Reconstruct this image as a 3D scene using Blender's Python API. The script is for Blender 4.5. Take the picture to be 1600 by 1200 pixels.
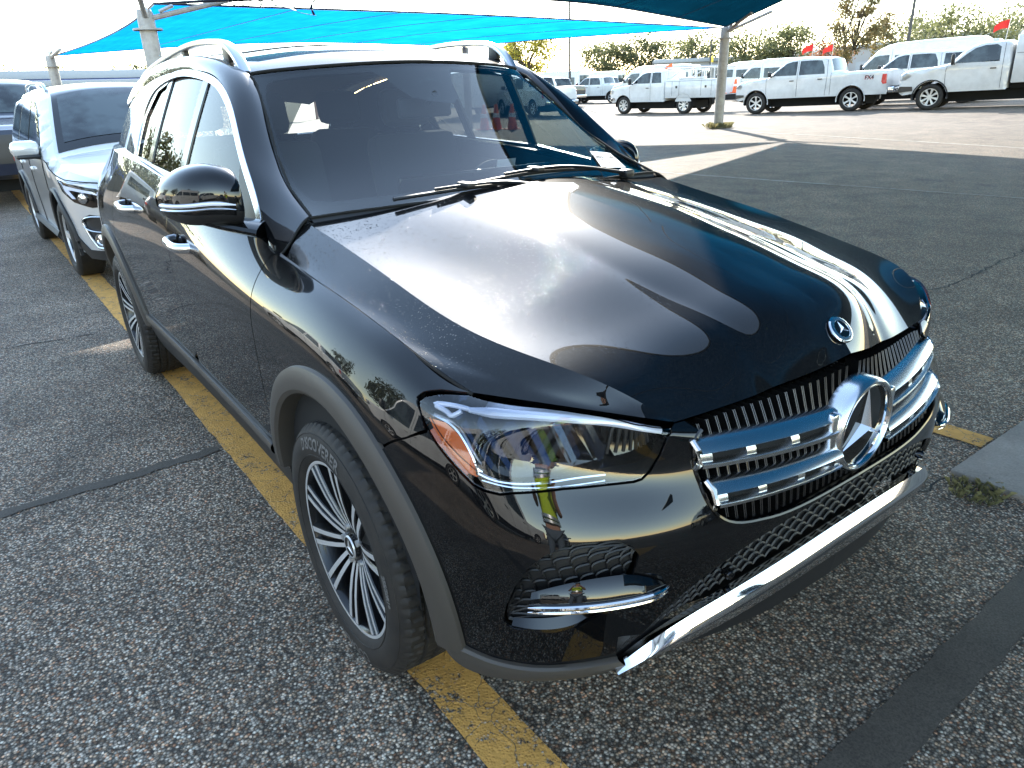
import bpy, bmesh, math, random
import numpy as np
from mathutils import Vector, Matrix
from mathutils.geometry import delaunay_2d_cdt
random.seed(7); RNG = np.random.default_rng(7)
scene = bpy.context.scene
for o in list(bpy.data.objects): bpy.data.objects.remove(o)
COL = scene.collection
R = math.radians
# ---------------------------------------------------------------- camera
CAM_F, CAM_P = 1109.4, (1.62325, -1.51719, 1.53429)
YAW, PITCH, ROLL = R(144.353), R(22.622), R(-2.089)
cd = bpy.data.cameras.new("camera"); cam = bpy.data.objects.new("camera", cd); COL.objects.link(cam)
cd.sensor_width = 36; cd.lens = 36 * CAM_F / 1600; cd.clip_start = .02; cd.clip_end = 3000
_f = Vector((math.cos(PITCH) * math.cos(YAW), math.cos(PITCH) * math.sin(YAW), -math.sin(PITCH)))
_r = _f.cross(Vector((0, 0, 1))).normalized(); _u = _r.cross(_f)
_c, _s = math.cos(ROLL), math.sin(ROLL)
_r, _u = _c * _r + _s * _u, -_s * _r + _c * _u
cam.matrix_world = Matrix(((_r.x, _u.x, -_f.x, CAM_P[0]), (_r.y, _u.y, -_f.y, CAM_P[1]), (_r.z, _u.z, -_f.z, CAM_P[2]), (0, 0, 0, 1)))
scene.camera = cam
# ---------------------------------------------------------------- sky, sun, exposure
SUN_AZ, SUN_EL = R(143.5), R(25.5)            # azimuth counted from +x towards +y
SUN_D = Vector((math.cos(SUN_EL) * math.cos(SUN_AZ), math.cos(SUN_EL) * math.sin(SUN_AZ), math.sin(SUN_EL)))
world = bpy.data.worlds.new("World"); scene.world = world; world.use_nodes = True
wn = world.node_tree; wn.nodes.clear()
sky = wn.nodes.new('ShaderNodeTexSky'); sky.sky_type = 'NISHITA'; sky.sun_disc = False
sky.sun_elevation = SUN_EL; sky.sun_rotation = R(90) - SUN_AZ; sky.air_density = 1.0; sky.dust_density = .12; sky.ozone_density = 1.0
bg = wn.nodes.new('ShaderNodeBackground'); bg.inputs['Strength'].default_value = .15
wo = wn.nodes.new('ShaderNodeOutputWorld'); tint = wn.nodes.new('ShaderNodeMix'); tint.data_type = 'RGBA'; tint.blend_type = 'MULTIPLY'; tint.inputs[0].default_value = 1; tint.inputs[7].default_value = (1.10, 1.0, .87, 1)   # the camera's white balance for open shade
wn.links.new(sky.outputs[0], tint.inputs[6]); wn.links.new(tint.outputs[2], bg.inputs[0]); wn.links.new(bg.outputs[0], wo.inputs[0])
sl = bpy.data.lights.new("sun", 'SUN'); sl.energy = 2.5; sl.angle = R(.5); sl.color = (1, .93, .82)
sun = bpy.data.objects.new("sun", sl); COL.objects.link(sun); sun.rotation_euler = SUN_D.to_track_quat('Z', 'Y').to_euler()
scene.view_settings.view_transform = 'Standard'; scene.view_settings.look = 'None'; scene.view_settings.gamma = 1
scene.view_settings.exposure = 2.65
scene.render.engine = 'CYCLES'
scene.cycles.max_bounces = 10; scene.cycles.transparent_max_bounces = 24; scene.cycles.glossy_bounces = 5; scene.cycles.caustics_reflective = False; scene.cycles.caustics_refractive = False
scene.cycles.sample_clamp_indirect = 6
# ---------------------------------------------------------------- geometry helpers (numpy)
def _basis(n):
    """natural cubic spline second-derivative operator on n uniform knots"""
    A = np.eye(n); B = np.zeros((n, n))
    for i in range(1, n - 1):
        A[i, i - 1:i + 2] = (1, 4, 1); B[i, i - 1:i + 2] = (6, -12, 6)
    return np.linalg.solve(A, B)
_BC = {}
def bas(t, n):
    """rows of weights so that weights @ knots = natural cubic spline at t in [0,1]"""
    t = np.asarray(t, float)
    if n == 2: return np.stack([1 - t, t], 1)
    if n not in _BC: _BC[n] = _basis(n)
    M = _BC[n]; s = t * (n - 1); i = np.clip(np.floor(s).astype(int), 0, n - 2); b = s - i; a = 1 - b
    I = np.eye(n)
    return a[:, None] * I[i] + b[:, None] * I[i + 1] + ((a ** 3 - a)[:, None] * M[i] + (b ** 3 - b)[:, None] * M[i + 1]) / 6
class Net:
    """tensor product spline surface through a net of points [rows v][cols u]"""
    def __init__(s, net): s.n = np.array(net, float); s.nv, s.nu = s.n.shape[:2]
    def __call__(s, uv):
        uv = np.atleast_2d(uv); U = bas(uv[:, 0], s.nu); V = bas(uv[:, 1], s.nv)
        return np.einsum('pi,pj,jik->pk', U, V, s.n)
    def normal(s, uv, e=2e-4):
        uv = np.atleast_2d(np.array(uv, float)); du = np.array([e, 0]); dv = np.array([0, e])
        n = np.cross(s(uv + du) - s(uv - du), s(uv + dv) - s(uv - dv))
        return n / np.maximum(np.linalg.norm(n, axis=1, keepdims=True), 1e-12)
class Fn:
    def __init__(s, f): s.f = f
    def __call__(s, uv): return s.f(np.atleast_2d(np.array(uv, float)))
    normal = Net.normal
def curve(pts, n):
    p = np.array(pts, float); return bas(np.linspace(0, 1, n), len(p)) @ p
def arcurve(pts, n):
    """spline through pts resampled at even arc length"""
    q = curve(pts, 40 * len(pts)); d = np.r_[0, np.cumsum(np.linalg.norm(np.diff(q, axis=0), axis=1))]
    t = np.linspace(0, d[-1], n); return np.stack([np.interp(t, d, q[:, k]) for k in range(q.shape[1])], 1)
def inside(P, loops):
    P = np.asarray(P, float); c = np.zeros(len(P), bool)
    for L in loops:
        L = np.asarray(L, float); x, y = P[:, 0], P[:, 1]
        for (x0, y0), (x1, y1) in zip(L, np.roll(L, -1, 0)):
            if y0 == y1: continue
            c ^= ((y0 > y) != (y1 > y)) & (x < (x1 - x0) * (y - y0) / (y1 - y0) + x0)
    return c
def dens(L, h, closed=True):
    L = np.asarray(L, float); o = []
    for i in range(len(L) if closed else len(L) - 1):
        a, b = L[i], L[(i + 1) % len(L)]; n = max(1, int(np.ceil(np.linalg.norm(b - a) / h)))
        o += [a + (b - a) * k / n for k in range(n)]
    if not closed: o.append(L[-1])
    return np.array(o)

# ---------------------------------------------------------------- master surfaces of the black SUV (x forward, y to its left, z up; y<0 half)
_xs = [-4.02, -3.7, -3.3, -2.9, -2.45, -2.0, -1.5, -1.0, -.5, -.15, .1]
def _row(ys, zs, front):
    zs = zs if hasattr(zs, '__len__') else [zs] * len(_xs)
    return [(x, y, z) for x, y, z in zip(_xs, ys, zs)] + front
def _fr(z, *xy):
    zz = z if hasattr(z, '__len__') else [z] * len(xy)
    return [(a, b, c) for (a, b), c in zip(xy, zz)]
W = Net([
 _row([-.66,-.80,-.88,-.90,-.895,-.885,-.88,-.88,-.89,-.915,-.93], .27, _fr(.25,(.28,-.94),(.47,-.908),(.66,-.812),(.775,-.665),(.83,-.48),(.862,-.24),(.872,0))),
 _row([-.70,-.84,-.915,-.94,-.938,-.93,-.926,-.925,-.93,-.945,-.95], .40, _fr(.40,(.28,-.955),(.49,-.930),(.695,-.832),(.818,-.678),(.868,-.488),(.895,-.25),(.905,0))),
 _row([-.73,-.875,-.945,-.965,-.958,-.95,-.946,-.945,-.948,-.955,-.955], .55, _fr(.55,(.28,-.957),(.503,-.938),(.722,-.838),(.844,-.680),(.884,-.488),(.905,-.25),(.908,0))),
 _row([-.76,-.90,-.962,-.978,-.970,-.961,-.957,-.955,-.955,-.958,-.957], .70, _fr(.68,(.28,-.955),(.502,-.934),(.720,-.834),(.843,-.675),(.880,-.485),(.900,-.25),(.904,0))),
 _row([-.77,-.905,-.962,-.980,-.978,-.972,-.968,-.965,-.96,-.957,-.952], .86, _fr([.835,.80,.79,.78,.78,.78,.78],(.28,-.942),(.496,-.915),(.694,-.812),(.808,-.664),(.850,-.493),(.884,-.25),(.893,0))),
 _row([-.735,-.875,-.942,-.966,-.970,-.968,-.964,-.960,-.952,-.943,-.935], [1.05,1.05,1.05,1.05,1.05,1.05,1.03,1.01,.985,.965,.945], _fr([.92,.88,.865,.85,.845,.845,.85],(.28,-.915),(.488,-.886),(.668,-.790),(.780,-.652),(.824,-.5),(.860,-.25),(.877,0))),
 _row([-.65,-.79,-.862,-.91,-.93,-.938,-.938,-.922,-.902,-.898,-.893], [1.17,1.19,1.2,1.2,1.2,1.185,1.155,1.12,1.07,1.042,1.015], _fr([.982,.935,.925,.905,.882,.885,.905],(.283,-.882),(.482,-.850),(.648,-.762),(.750,-.643),(.793,-.515),(.832,-.25),(.862,0))),
 _row([-.58,-.71,-.80,-.862,-.89,-.898,-.900,-.876,-.846,-.846,-.843], [1.27,1.29,1.3,1.3,1.29,1.275,1.24,1.195,1.12,1.079,1.047], _fr([1.013,.957,.957,.936,.907,.915,.948],(.289,-.835),(.475,-.80),(.63,-.73),(.724,-.63),(.766,-.52),(.795,-.24),(.844,0))),
])
# draw the front corners in (plan rounding), strongest at bumper height
_w0 = W.n.copy()
for _j, _k in enumerate((.30, .52, .78, .78, .66, .46, .22, 0.)):
    for _i, _dx, _dy in ((12, 0, .030), (13, -.035, .065), (14, -.072, .080), (15, -.035, .045), (16, -.005, .015)): W.n[_j, _i, 0] += _k * _dx; W.n[_j, _i, 1] += _k * _dy
for _j, _k in ((2, .9), (3, 1.), (5, -.4)):
    for _i, _dx, _dy in ((13, .008, -.012), (14, .017, -.010), (15, .014, -.004)): W.n[_j, _i, 0] += _k * _dx; W.n[_j, _i, 1] += _k * _dy
NS = 9
def _hl(pts): return arcurve(pts, NS)
_hc = _hl([(-.30,0,1.245),(0,0,1.205),(.25,0,1.165),(.5,0,1.118),(.68,0,1.070),(.78,0,1.028),(.827,0,.985),(.844,0,.948)])
_hi = _hl([(-.33,-.16,1.24),(0,-.16,1.197),(.25,-.155,1.158),(.5,-.15,1.111),(.68,-.14,1.063),(.775,-.13,1.022),(.818,-.12,.975),(.826,-.12,.928)])
_hd1 = _hl([(-.37,-.275,1.228),(0,-.275,1.178),(.25,-.27,1.134),(.45,-.265,1.090),(.62,-.25,1.048),(.73,-.235,1.010),(.79,-.225,.965),(.80,-.22,.912)])
_hd2 = _hl([(-.39,-.350,1.219),(0,-.350,1.164),(.25,-.340,1.119),(.45,-.330,1.078),(.62,-.315,1.034),(.73,-.298,.998),(.787,-.285,.956),(.796,-.28,.908)])
_hv = _hl([(-.46,-.55,1.204),(-.1,-.55,1.138),(.15,-.54,1.094),(.4,-.515,1.050),(.58,-.47,1.013),(.70,-.43,.980),(.765,-.405,.945),(.78,-.385,.902)])
_ha = _hl([(-.480,-.747,1.184),(-.326,-.740,1.160),(-.149,-.737,1.132),(.094,-.737,1.092),(.282,-.728,1.055),(.426,-.705,1.034),(.555,-.666,1.014),(.678,-.605,.982),(.745,-.55,.940),(.768,-.505,.903)])
_hm = _hl([(-.440,-.80,1.147),(-.2,-.797,1.110),(.021,-.795,1.075),(.22,-.787,1.037),(.36,-.772,1.012),(.49,-.738,.986),(.59,-.69,.966),(.68,-.625,.944),(.715,-.60,.930)])
_hs = _hl([(-.412,-.843,1.103),(-.157,-.848,1.079),(.049,-.843,1.053),(.17,-.839,1.033),(.289,-.833,1.011),(.35,-.828,.998),(.405,-.822,.984),(.45,-.81,.970),(.478,-.797,.956)])
HOOD_IN = Net([_hc, _hi, _hd1, _hd2, _hv, _ha])      # v=0 centre, v=1 outer crease
_hmir = _hi * [1, -1, 1]
HOOD_OUT = Net([_ha, _hm, _hs])
# side glass / door frame surface: a function of x and z
def _gy(x, z): return -(.912 - .385 * (z - 1.17) - .16 * (z - 1.17) ** 2) + .100 * ((x + 1.7) / 1.25) ** 2 * (x > -1.7) + .17 * ((x + 1.9) / 1.9) ** 2 * (x < -1.9)
G = Fn(lambda p: np.stack([p[:, 0], _gy(p[:, 0], p[:, 1]), p[:, 1]], 1))
_dlo = [(-.555,1.125),(-.643,1.209),(-.719,1.272),(-.833,1.353),(-.934,1.428),(-1.05,1.507),(-1.184,1.57),(-1.37,1.62),(-1.7,1.648),(-2.05,1.648),(-2.5,1.625),(-2.95,1.57),(-3.3,1.50)]
def _c1():
    q = arcurve([(x, 0, z) for x, z in _dlo], 17); q[:, 1] = _gy(q[:, 0], q[:, 2]); q[0] = (-.525, -.852, 1.122); return q
C1 = _c1()
C2 = arcurve([(-.477,-.735,1.20),(-.557,-.733,1.22),(-.672,-.718,1.267),(-.812,-.692,1.335),(-.965,-.655,1.45),(-1.095,-.629,1.545),(-1.21,-.604,1.612),(-1.42,-.595,1.660),(-1.8,-.595,1.692),(-2.2,-.595,1.697),(-2.7,-.59,1.668),(-3.2,-.58,1.61),(-3.5,-.57,1.55)], 17)
def _pil():
    rows = [C1]
    for t, b in ((.28, .020), (.6, .030), (.85, .022)):
        b = b * np.clip((np.arange(17) - 1.5) / 5., .16, 1.); m = C1 + (C2 - C1) * t; m[:, 1] -= b * 1.0; m[:, 2] += b * .85; m[:, 0] += b * .5 * np.clip((9 - np.arange(17)) / 4., 0, 1); rows.append(m)
    rows.append(C2)
    rows[1][0] = (-.455,-.848,1.108); rows[2][0] = (-.447,-.806,1.150); rows[3][0] = (-.462,-.765,1.187)
    return Net(rows)
PIL = _pil()
# windscreen: v=0 bottom, v=1 top ; u=0 right, u=.5 centre
_wb = [(-.47,-.735,1.196),(-.442,-.62,1.203),(-.385,-.40,1.211),(-.342,-.18,1.216)]
_wm1 = [(-.74,-.706,1.298),(-.70,-.60,1.312),(-.645,-.39,1.324),(-.61,-.18,1.331)]
_wm2 = [(-1.0,-.648,1.475),(-.965,-.55,1.479),(-.912,-.36,1.483),(-.878,-.18,1.485)]
_wt = [(-1.213,-.602,1.613),(-1.172,-.51,1.623),(-1.125,-.34,1.633),(-1.10,-.17,1.640)]
def _sym(r, c): return r + [c] + [(x, -y, z) for x, y, z in r[::-1]]
WS = Net([_sym(_wb, (-.325,0,1.217)), _sym(_wm1, (-.597,0,1.333)), _sym(_wm2, (-.867,0,1.486)), _sym(_wt, (-1.093,0,1.643))])
_rf = []
for x, z, c, w in ((None,)*4, (-1.42,1.660,.045,.595), (-1.8,1.692,.05,.595), (-2.2,1.697,.052,.595), (-2.7,1.668,.052,.59), (-3.2,1.61,.05,.58), (-3.75,1.50,.045,.56)):
    if x is None: _rf.append([(a, b, d + .003) for a, b, d in _sym(_wt, (-1.093,0,1.643))]); continue
    _rf.append([(x + .10 * (1 - t * t) * max(0, (x + 2.2) / .8), t * w, z + c * (1 - abs(t) ** 2.2)) for t in (-1, -.85, -.57, -.28, 0, .28, .57, .85, 1)])
ROOF = Net(_rf)                                        # v=0 front, v=1 rear
# ---------------------------------------------------------------- materials
def mat(name, color=(.5, .5, .5), rough=.5, metal=0, coat=0, spec=.5, ior=1.5, trans=0, emit=None, coat_rough=.008):
    m = bpy.data.materials.new(name); m.use_nodes = True; b = m.node_tree.nodes['Principled BSDF']
    b.inputs['Base Color'].default_value = (*color, 1); b.inputs['Roughness'].default_value = rough; b.inputs['Metallic'].default_value = metal
    b.inputs['Coat Weight'].default_value = coat; b.inputs['Coat Roughness'].default_value = coat_rough
    b.inputs['Specular IOR Level'].default_value = spec; b.inputs['IOR'].default_value = ior; b.inputs['Transmission Weight'].default_value = trans
    if emit: b.inputs['Emission Color'].default_value = (*emit[0], 1); b.inputs['Emission Strength'].default_value = emit[1]
    return m
class NT:
    """terse node wiring"""
    def __init__(s, m): s.t = m.node_tree; s.b = s.t.nodes.get('Principled BSDF'); s.out = [n for n in s.t.nodes if n.type == 'OUTPUT_MATERIAL'][0]
    def n(s, typ, ins={}, **kw):
        o = s.t.nodes.new('ShaderNode' + typ)
        for k, v in kw.items(): setattr(o, k, v)
        for k, v in ins.items():
            if isinstance(v, bpy.types.NodeSocket): s.t.links.new(v, o.inputs[k])
            else: o.inputs[k].default_value = v
        return o
    def l(s, a, b): s.t.links.new(a, b)
    def co(s, kind='Object', scale=(1, 1, 1), loc=(0, 0, 0)):
        c = s.n('TexCoord'); m = s.n('Mapping', {'Vector': c.outputs[kind], 'Scale': scale, 'Location': loc}); return m.outputs[0]
    def noise(s, vec, scale, detail=4, rough=.5, out=0): return s.n('TexNoise', {'Vector': vec, 'Scale': scale, 'Detail': detail, 'Roughness': rough}).outputs[out]
    def ramp(s, fac, *stops):
        r = s.n('ValToRGB', {'Fac': fac}); e = r.color_ramp.elements
        while len(e) < len(stops): e.new(.5)
        for i, (p, c) in enumerate(stops): e[i].position = p; e[i].color = (*c, 1) if isinstance(c, tuple) else (c, c, c, 1)
        return r.outputs[0]
    def mix(s, fac, a, b, typ='MIX'):
        m = s.n('Mix', {}, data_type='RGBA', blend_type=typ)
        for sock, v in ((m.inputs[0], fac), (m.inputs[6], a), (m.inputs[7], b)):
            if isinstance(v, bpy.types.NodeSocket): s.l(v, sock)
            elif isinstance(v, tuple): sock.default_value = (*v, 1)
            else: sock.default_value = v
        return m.outputs[2]
    def math(s, op, a, b=0.):
        m = s.n('Math', {}, operation=op)
        for i, v in enumerate((a, b)):
            if isinstance(v, bpy.types.NodeSocket): s.l(v, m.inputs[i])
            else: m.inputs[i].default_value = v
        return m.outputs[0]
    def bump(s, h, strength=.3, dist=.01):
        return s.n('Bump', {'Height': h, 'Strength': strength, 'Distance': dist}).outputs[0]
    def set(s, name, v): s.l(v, s.b.inputs[name])
M = {}
def asphalt(name, light=1.0, stones=True, base=.27, tint=(1, .86, .70)):
    m = mat(name, rough=.85); t = NT(m); v = t.co()
    d = t.noise(v, 2.2, 5, .6); big = t.noise(v, .35, 3, .5)
    if stones:
        vo = t.n('TexVoronoi', {'Vector': v, 'Scale': 128., 'Randomness': 1.}); vo2 = t.n('TexVoronoi', {'Vector': v, 'Scale': 70.})
        sep = t.n('SeparateColor', {'Color': vo.outputs['Color']})
        st = t.ramp(sep.outputs[0], (0, base * .32), (.35, base * .75), (.62, base * 1.25), (.84, base * 2.1), (1, base * 3.1))
        warm = t.ramp(sep.outputs[1], (0, (1., .58, .40)), (.18, (1., .82, .66)), (.5, (1., .97, .93)), (.8, (1., 1., 1.)), (1, (.86, .97, 1.))); st = t.mix(1., st, warm, 'MULTIPLY')
        edge = t.ramp(vo.outputs['Distance'], (.28, 1.), (.66, .24)); st = t.mix(1., st, edge, 'MULTIPLY')
        h = t.math('SUBTRACT', 1., vo.outputs['Distance']); h = t.math('MULTIPLY', h, sep.outputs[0])
        t.set('Normal', t.bump(h, .8, .006))
    else:
        st = t.ramp(t.noise(v, 160, 3, .7), (.3, base * .6), (.7, base * 1.7)); t.set('Normal', t.bump(t.noise(v, 160, 3, .7), .4, .004))
    dirt = t.ramp(d, (.3, .62), (.7, 1.15)); c = t.mix(1., st, dirt, 'MULTIPLY')
    c = t.mix(1., c, t.ramp(big, (.3, .85), (.7, 1.12)), 'MULTIPLY'); blot = t.ramp(t.noise(t.co(loc=(3.1, 7.7, 0)), .9, 6, .62), (.60, 1.), (.70, .55)); c = t.mix(1., c, blot, 'MULTIPLY'); c = t.mix(1., c, tint, 'MULTIPLY')
    t.set('Base Color', c); m.node_tree.nodes['Principled BSDF'].inputs['Specular IOR Level'].default_value = .35
    return m, t, c
M['asphalt'], _, _ = asphalt('asphalt')
M['asphalt_far'], _, _ = asphalt('asphalt_far', base=.085, tint=(1, .9, .76))
M['patch'], _, _ = asphalt('tar_patch', stones=False, base=.07)
def worn_paint(name, col, amount):
    m, t, c = asphalt(name); v = t.co()
    n = t.noise(v, 9, 6, .72); n2 = t.noise(v, 75, 4, .7)
    f = t.math('ADD', t.math('MULTIPLY', n, .65), t.math('MULTIPLY', n2, .5))
    f = t.ramp(f, (amount, 0.), (amount + .06, 1.))
    cr = t.n('TexVoronoi', {'Vector': t.n('Mix', {4: v, 5: t.noise(v, 6, 3, .6, 1), 0: .12}, data_type='VECTOR').outputs[1], 'Scale': 6.5}, feature='DISTANCE_TO_EDGE')
    crk = t.ramp(cr.outputs[0], (.0, 0.), (.012, 1.)); f = t.math('MULTIPLY', f, crk)
    pc = t.ramp(t.noise(v, 14, 5, .65), (.25, tuple(x * .62 for x in col)), (.75, col))
    t.set('Base Color', t.mix(f, c, pc)); return m
M['yellow'] = worn_paint('worn_yellow_paint', (.70, .37, .09), .47)
M['pale_line'] = worn_paint('faint_white_paint', (.46, .44, .40), .50)
M['concrete'] = mat('concrete', (.3, .28, .25), .85); _t = NT(M['concrete']); _v = _t.co()
_t.set('Base Color', _t.mix(1., _t.ramp(_t.noise(_v, 3, 6, .6), (.3, (.17, .155, .135)), (.7, (.33, .30, .26))), _t.ramp(_t.noise(_v, 120, 3, .6), (.3, .8), (.7, 1.1)), 'MULTIPLY')); _t.set('Normal', _t.bump(_t.noise(_v, 120, 3, .6), .3, .003))
# black clear-coated paint; dew and dust lie on it as real wear on the upper faces
def paint(name, col, dust=0., coat=1., rough=.28, spec=.5, dew=False, metal=0.):
    m = mat(name, col, rough, metal, coat, spec); t = NT(m); v = t.co()
    if dust:
        n = t.noise(v, 260, 4, .75); n2 = t.noise(v, 3.0, 4, .6)
        f = t.math('MULTIPLY', t.ramp(n, (.42, 0.), (.75, 1.)), t.ramp(n2, (.3, .35), (.75, 1.))); f = t.math('MULTIPLY', f, dust)
        t.set('Base Color', t.mix(f, col, (.32, .31, .30)))
        t.b.inputs['Coat Roughness'].default_value = .035
    if dew:
        vo = t.n('TexVoronoi', {'Vector': t.co(scale=(150, 230, 230)), 'Scale': 1.}); sep = t.n('SeparateColor', {'Color': vo.outputs['Color']})
        rad = t.math('MULTIPLY', t.math('POWER', sep.outputs[0], 2.2), .46); h = t.math('MAXIMUM', t.math('SUBTRACT', rad, vo.outputs['Distance']), 0.)
        xyz = t.n('SeparateXYZ', {'Vector': v}); side = t.n('MapRange', {'Value': xyz.outputs[1], 'From Min': -.24, 'From Max': -.36}).outputs[0]
        fade = t.n('MapRange', {'Value': xyz.outputs[0], 'From Min': .62, 'From Max': .15}).outputs[0]; gate = t.math('MULTIPLY', t.math('MULTIPLY', t.ramp(t.noise(t.co(scale=(1., 5., 1.)), 2.2, 4, .6), (.34, .15), (.56, 1.)), side), fade)
        h = t.math('MULTIPLY', h, gate); nb = t.bump(h, 1., .006); t.l(nb, t.b.inputs['Coat Normal'])
        haze = t.n('MapRange', {'Value': gate, 'To Min': .012, 'To Max': .10}).outputs[0]; t.l(haze, t.b.inputs['Coat Roughness'])
    return m
M['black'] = paint('black_car_paint', (.003, .0031, .0036), rough=.35, spec=.02)
M['black_top'] = paint('black_car_paint_dewy', (.0035, .0036, .0042), dust=.035, dew=True, spec=.008, rough=.42)
M['roof_paint'] = paint('black_roof_paint_dewy', (.004, .004, .0045), dust=.07, rough=.5, spec=.01)
M['finedge'] = mat('dark_chrome_edge', (.06, .06, .065), .35, 1.)
M['chrome'] = mat('chrome', (.74, .75, .77), .06, 1.)
M['satin'] = mat('satin_silver', (.66, .67, .68), .22, 1.)
M['rail'] = mat('brushed_aluminium', (.60, .61, .63), .34, 1.)
M['plastic'] = mat('grey_grained_plastic', (.048, .041, .034), .5); _t = NT(M['plastic']); _t.set('Normal', _t.bump(_t.noise(_t.co(), 700, 2, .6), .25, .001))
M['blackplastic'] = mat('black_plastic', (.010, .010, .011), .45)
M['meshblack'] = mat('black_mesh_plastic', (.005, .005, .0055), .5)
M['gloss'] = mat('gloss_black_plastic', (.004, .004, .004), .08)
M['dark'] = mat('dark_cavity', (.004, .004, .004), .9)
M['rubber'] = mat('tyre_rubber', (.018, .0165, .015), .72); _t = NT(M['rubber']); _v = _t.co()
_t.set('Base Color', _t.ramp(_t.noise(_v, 18, 5, .7), (.3, (.006, .0052, .0045)), (.72, (.022, .0175, .0135)))); _t.set('Normal', _t.bump(_t.noise(_v, 300, 3, .6), .3, .001))
M['rubber_text'] = mat('raised_tyre_lettering', (.11, .105, .10), .6)
M['rimblack'] = mat('rim_black', (.006, .006, .007), .22)
M['machined'] = mat('machined_alloy', (.66, .65, .64), .36, .55)
M['amber'] = mat('amber_lens', (.75, .13, .008), .12, coat=1.)
M['reflector'] = mat('headlamp_reflector', (.085, .11, .16), .07, 1.)
M['drl'] = mat('white_light_guide', (.70, .72, .85), .25, coat=1.)
M['white'] = mat('white_fleet_paint', (.74, .74, .73), .35, coat=.8); _t = NT(M['white']); _t.set('Base Color', _t.ramp(_t.noise(_t.co(), 2.5, 5, .65), (.3, (.52, .515, .50)), (.6, (.63, .63, .62))))
M['silver'] = mat('silver_car_paint', (.60, .60, .60), .36, .45, coat=1.)
M['navy'] = mat('dark_navy_paint', (.008, .012, .028), .3, coat=1.)
M['greycar'] = mat('grey_car_paint', (.045, .05, .055), .35, .4, coat=1.)
M['redlight'] = mat('red_lamp', (.55, .01, .012), .12, coat=1.)
M['orange'] = mat('orange_plastic', (.85, .14, .02), .5)
M['flag'] = mat('red_flag_cloth', (.75, .03, .02), .8)
M['cloth'] = mat('seat_cloth', (.030, .032, .036), .85, spec=.2)
M['dash'] = mat('dashboard_soft_plastic', (.028, .030, .034), .6, spec=.25)
M['paper'] = mat('white_paper', (.8, .8, .8), .7)
M['ink'] = mat('printed_ink', (.02, .02, .025), .6)
M['post'] = mat('grey_painted_post', (.33, .315, .30), .5); _t = NT(M['post']); _t.set('Base Color', _t.ramp(_t.noise(_t.co(), 7, 5, .7), (.3, (.24, .225, .21)), (.65, (.37, .355, .34))))
M['rust'] = mat('rusty_steel', (.16, .09, .06), .7, .3)
M['steel'] = mat('galvanised_steel', (.45, .45, .45), .45, .8)
M['bark'] = mat('bark', (.07, .052, .038), .9)
M['wall'] = mat('rendered_wall', (.36, .345, .33), .85); M['wall_white'] = mat('pale_panel_wall', (.62, .63, .64), .7)
M['roofdark'] = mat('dark_roof_metal', (.05, .048, .048), .6); M['roofgrey'] = mat('grey_roof_metal', (.32, .34, .36), .5); M['bluefascia'] = mat('blue_fascia_paint', (.03, .07, .30), .5)
M['skin'] = mat('skin', (.45, .25, .17), .55); M['vest'] = mat('hi_vis_yellow', (.55, .75, .02), .7); M['denim'] = mat('blue_grey_denim', (.10, .13, .17), .9); M['hair'] = mat('dark_hair', (.02, .015, .012), .7)
M['tan_wall'] = mat('tan_wall', (.42, .33, .25), .85)
def leafmat(name, c0, c1):
    m = mat(name, c0, .6); t = NT(m); t.set('Base Color', t.ramp(t.noise(t.co(), 1.4, 3, .6), (.3, c0), (.7, c1)))
    tr = t.n('BsdfTranslucent', {'Color': (*[min(1, x * 1.5) for x in c1], 1)}); mx = t.n('MixShader', {0: .35, 1: t.b.outputs[0], 2: tr.outputs[0]}); t.l(mx.outputs[0], t.out.inputs[0]); return m
M['leaf'] = leafmat('olive_leaves', (.055, .062, .022), (.13, .135, .055)); M['leaf_y'] = leafmat('yellowing_leaves', (.13, .13, .02), (.30, .26, .04))
M['leaf_r'] = leafmat('autumn_red_leaves', (.12, .075, .03), (.24, .10, .05)); M['leaf_a'] = leafmat('thin_autumn_leaves', (.085, .09, .03), (.17, .125, .05)); M['leaf_d'] = leafmat('dark_green_leaves', (.035, .045, .018), (.085, .09, .035)); M['grass'] = leafmat('dry_weed_blades', (.07, .08, .03), (.17, .15, .07))
def glass(name, tint, ior=1.5, rough=0., fmul=1.0):
    m = bpy.data.materials.new(name); m.use_nodes = True; t = NT(m); t.t.nodes.remove(t.b)
    tr = t.n('BsdfTransparent', {'Color': (*tint, 1)}); gl = t.n('BsdfGlossy', {'Color': (1, 1, 1, 1), 'Roughness': rough}); fr = t.n('Fresnel', {'IOR': ior})
    f = t.math('MINIMUM', t.math('MULTIPLY', fr.outputs[0], fmul), 1.)
    mx = t.n('MixShader', {0: f, 1: tr.outputs[0], 2: gl.outputs[0]}); t.l(mx.outputs[0], t.out.inputs[0]); return m
M['glass'] = glass('windscreen_glass', (.88, .94, .92), 1.43, fmul=.85); M['privacy'] = glass('privacy_glass', (.30, .32, .32), 1.5, fmul=.72); M['sideglass'] = glass('side_window_glass', (.74, .82, .76), 1.5, fmul=.78)
M['lens'] = glass('clear_headlamp_lens', (.93, .94, .95), 1.5, fmul=1.3)
M['farglass'] = mat('dark_vehicle_glass', (.012, .018, .022), .04, spec=.6); _t = NT(M['farglass']); _t.set('Base Color', _t.ramp(_t.noise(_t.co(), 2.3, 3, .6), (.40, (.006, .009, .011)), (.60, (.05, .066, .072))))
M['roofglass'] = mat('sunroof_glass_dewy', (.02, .02, .02), .25); _t = NT(M['roofglass']); _t.set('Base Color', _t.ramp(_t.noise(_t.co(), 240, 4, .75), (.42, (.012, .012, .013)), (.7, (.22, .20, .18))))
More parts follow.
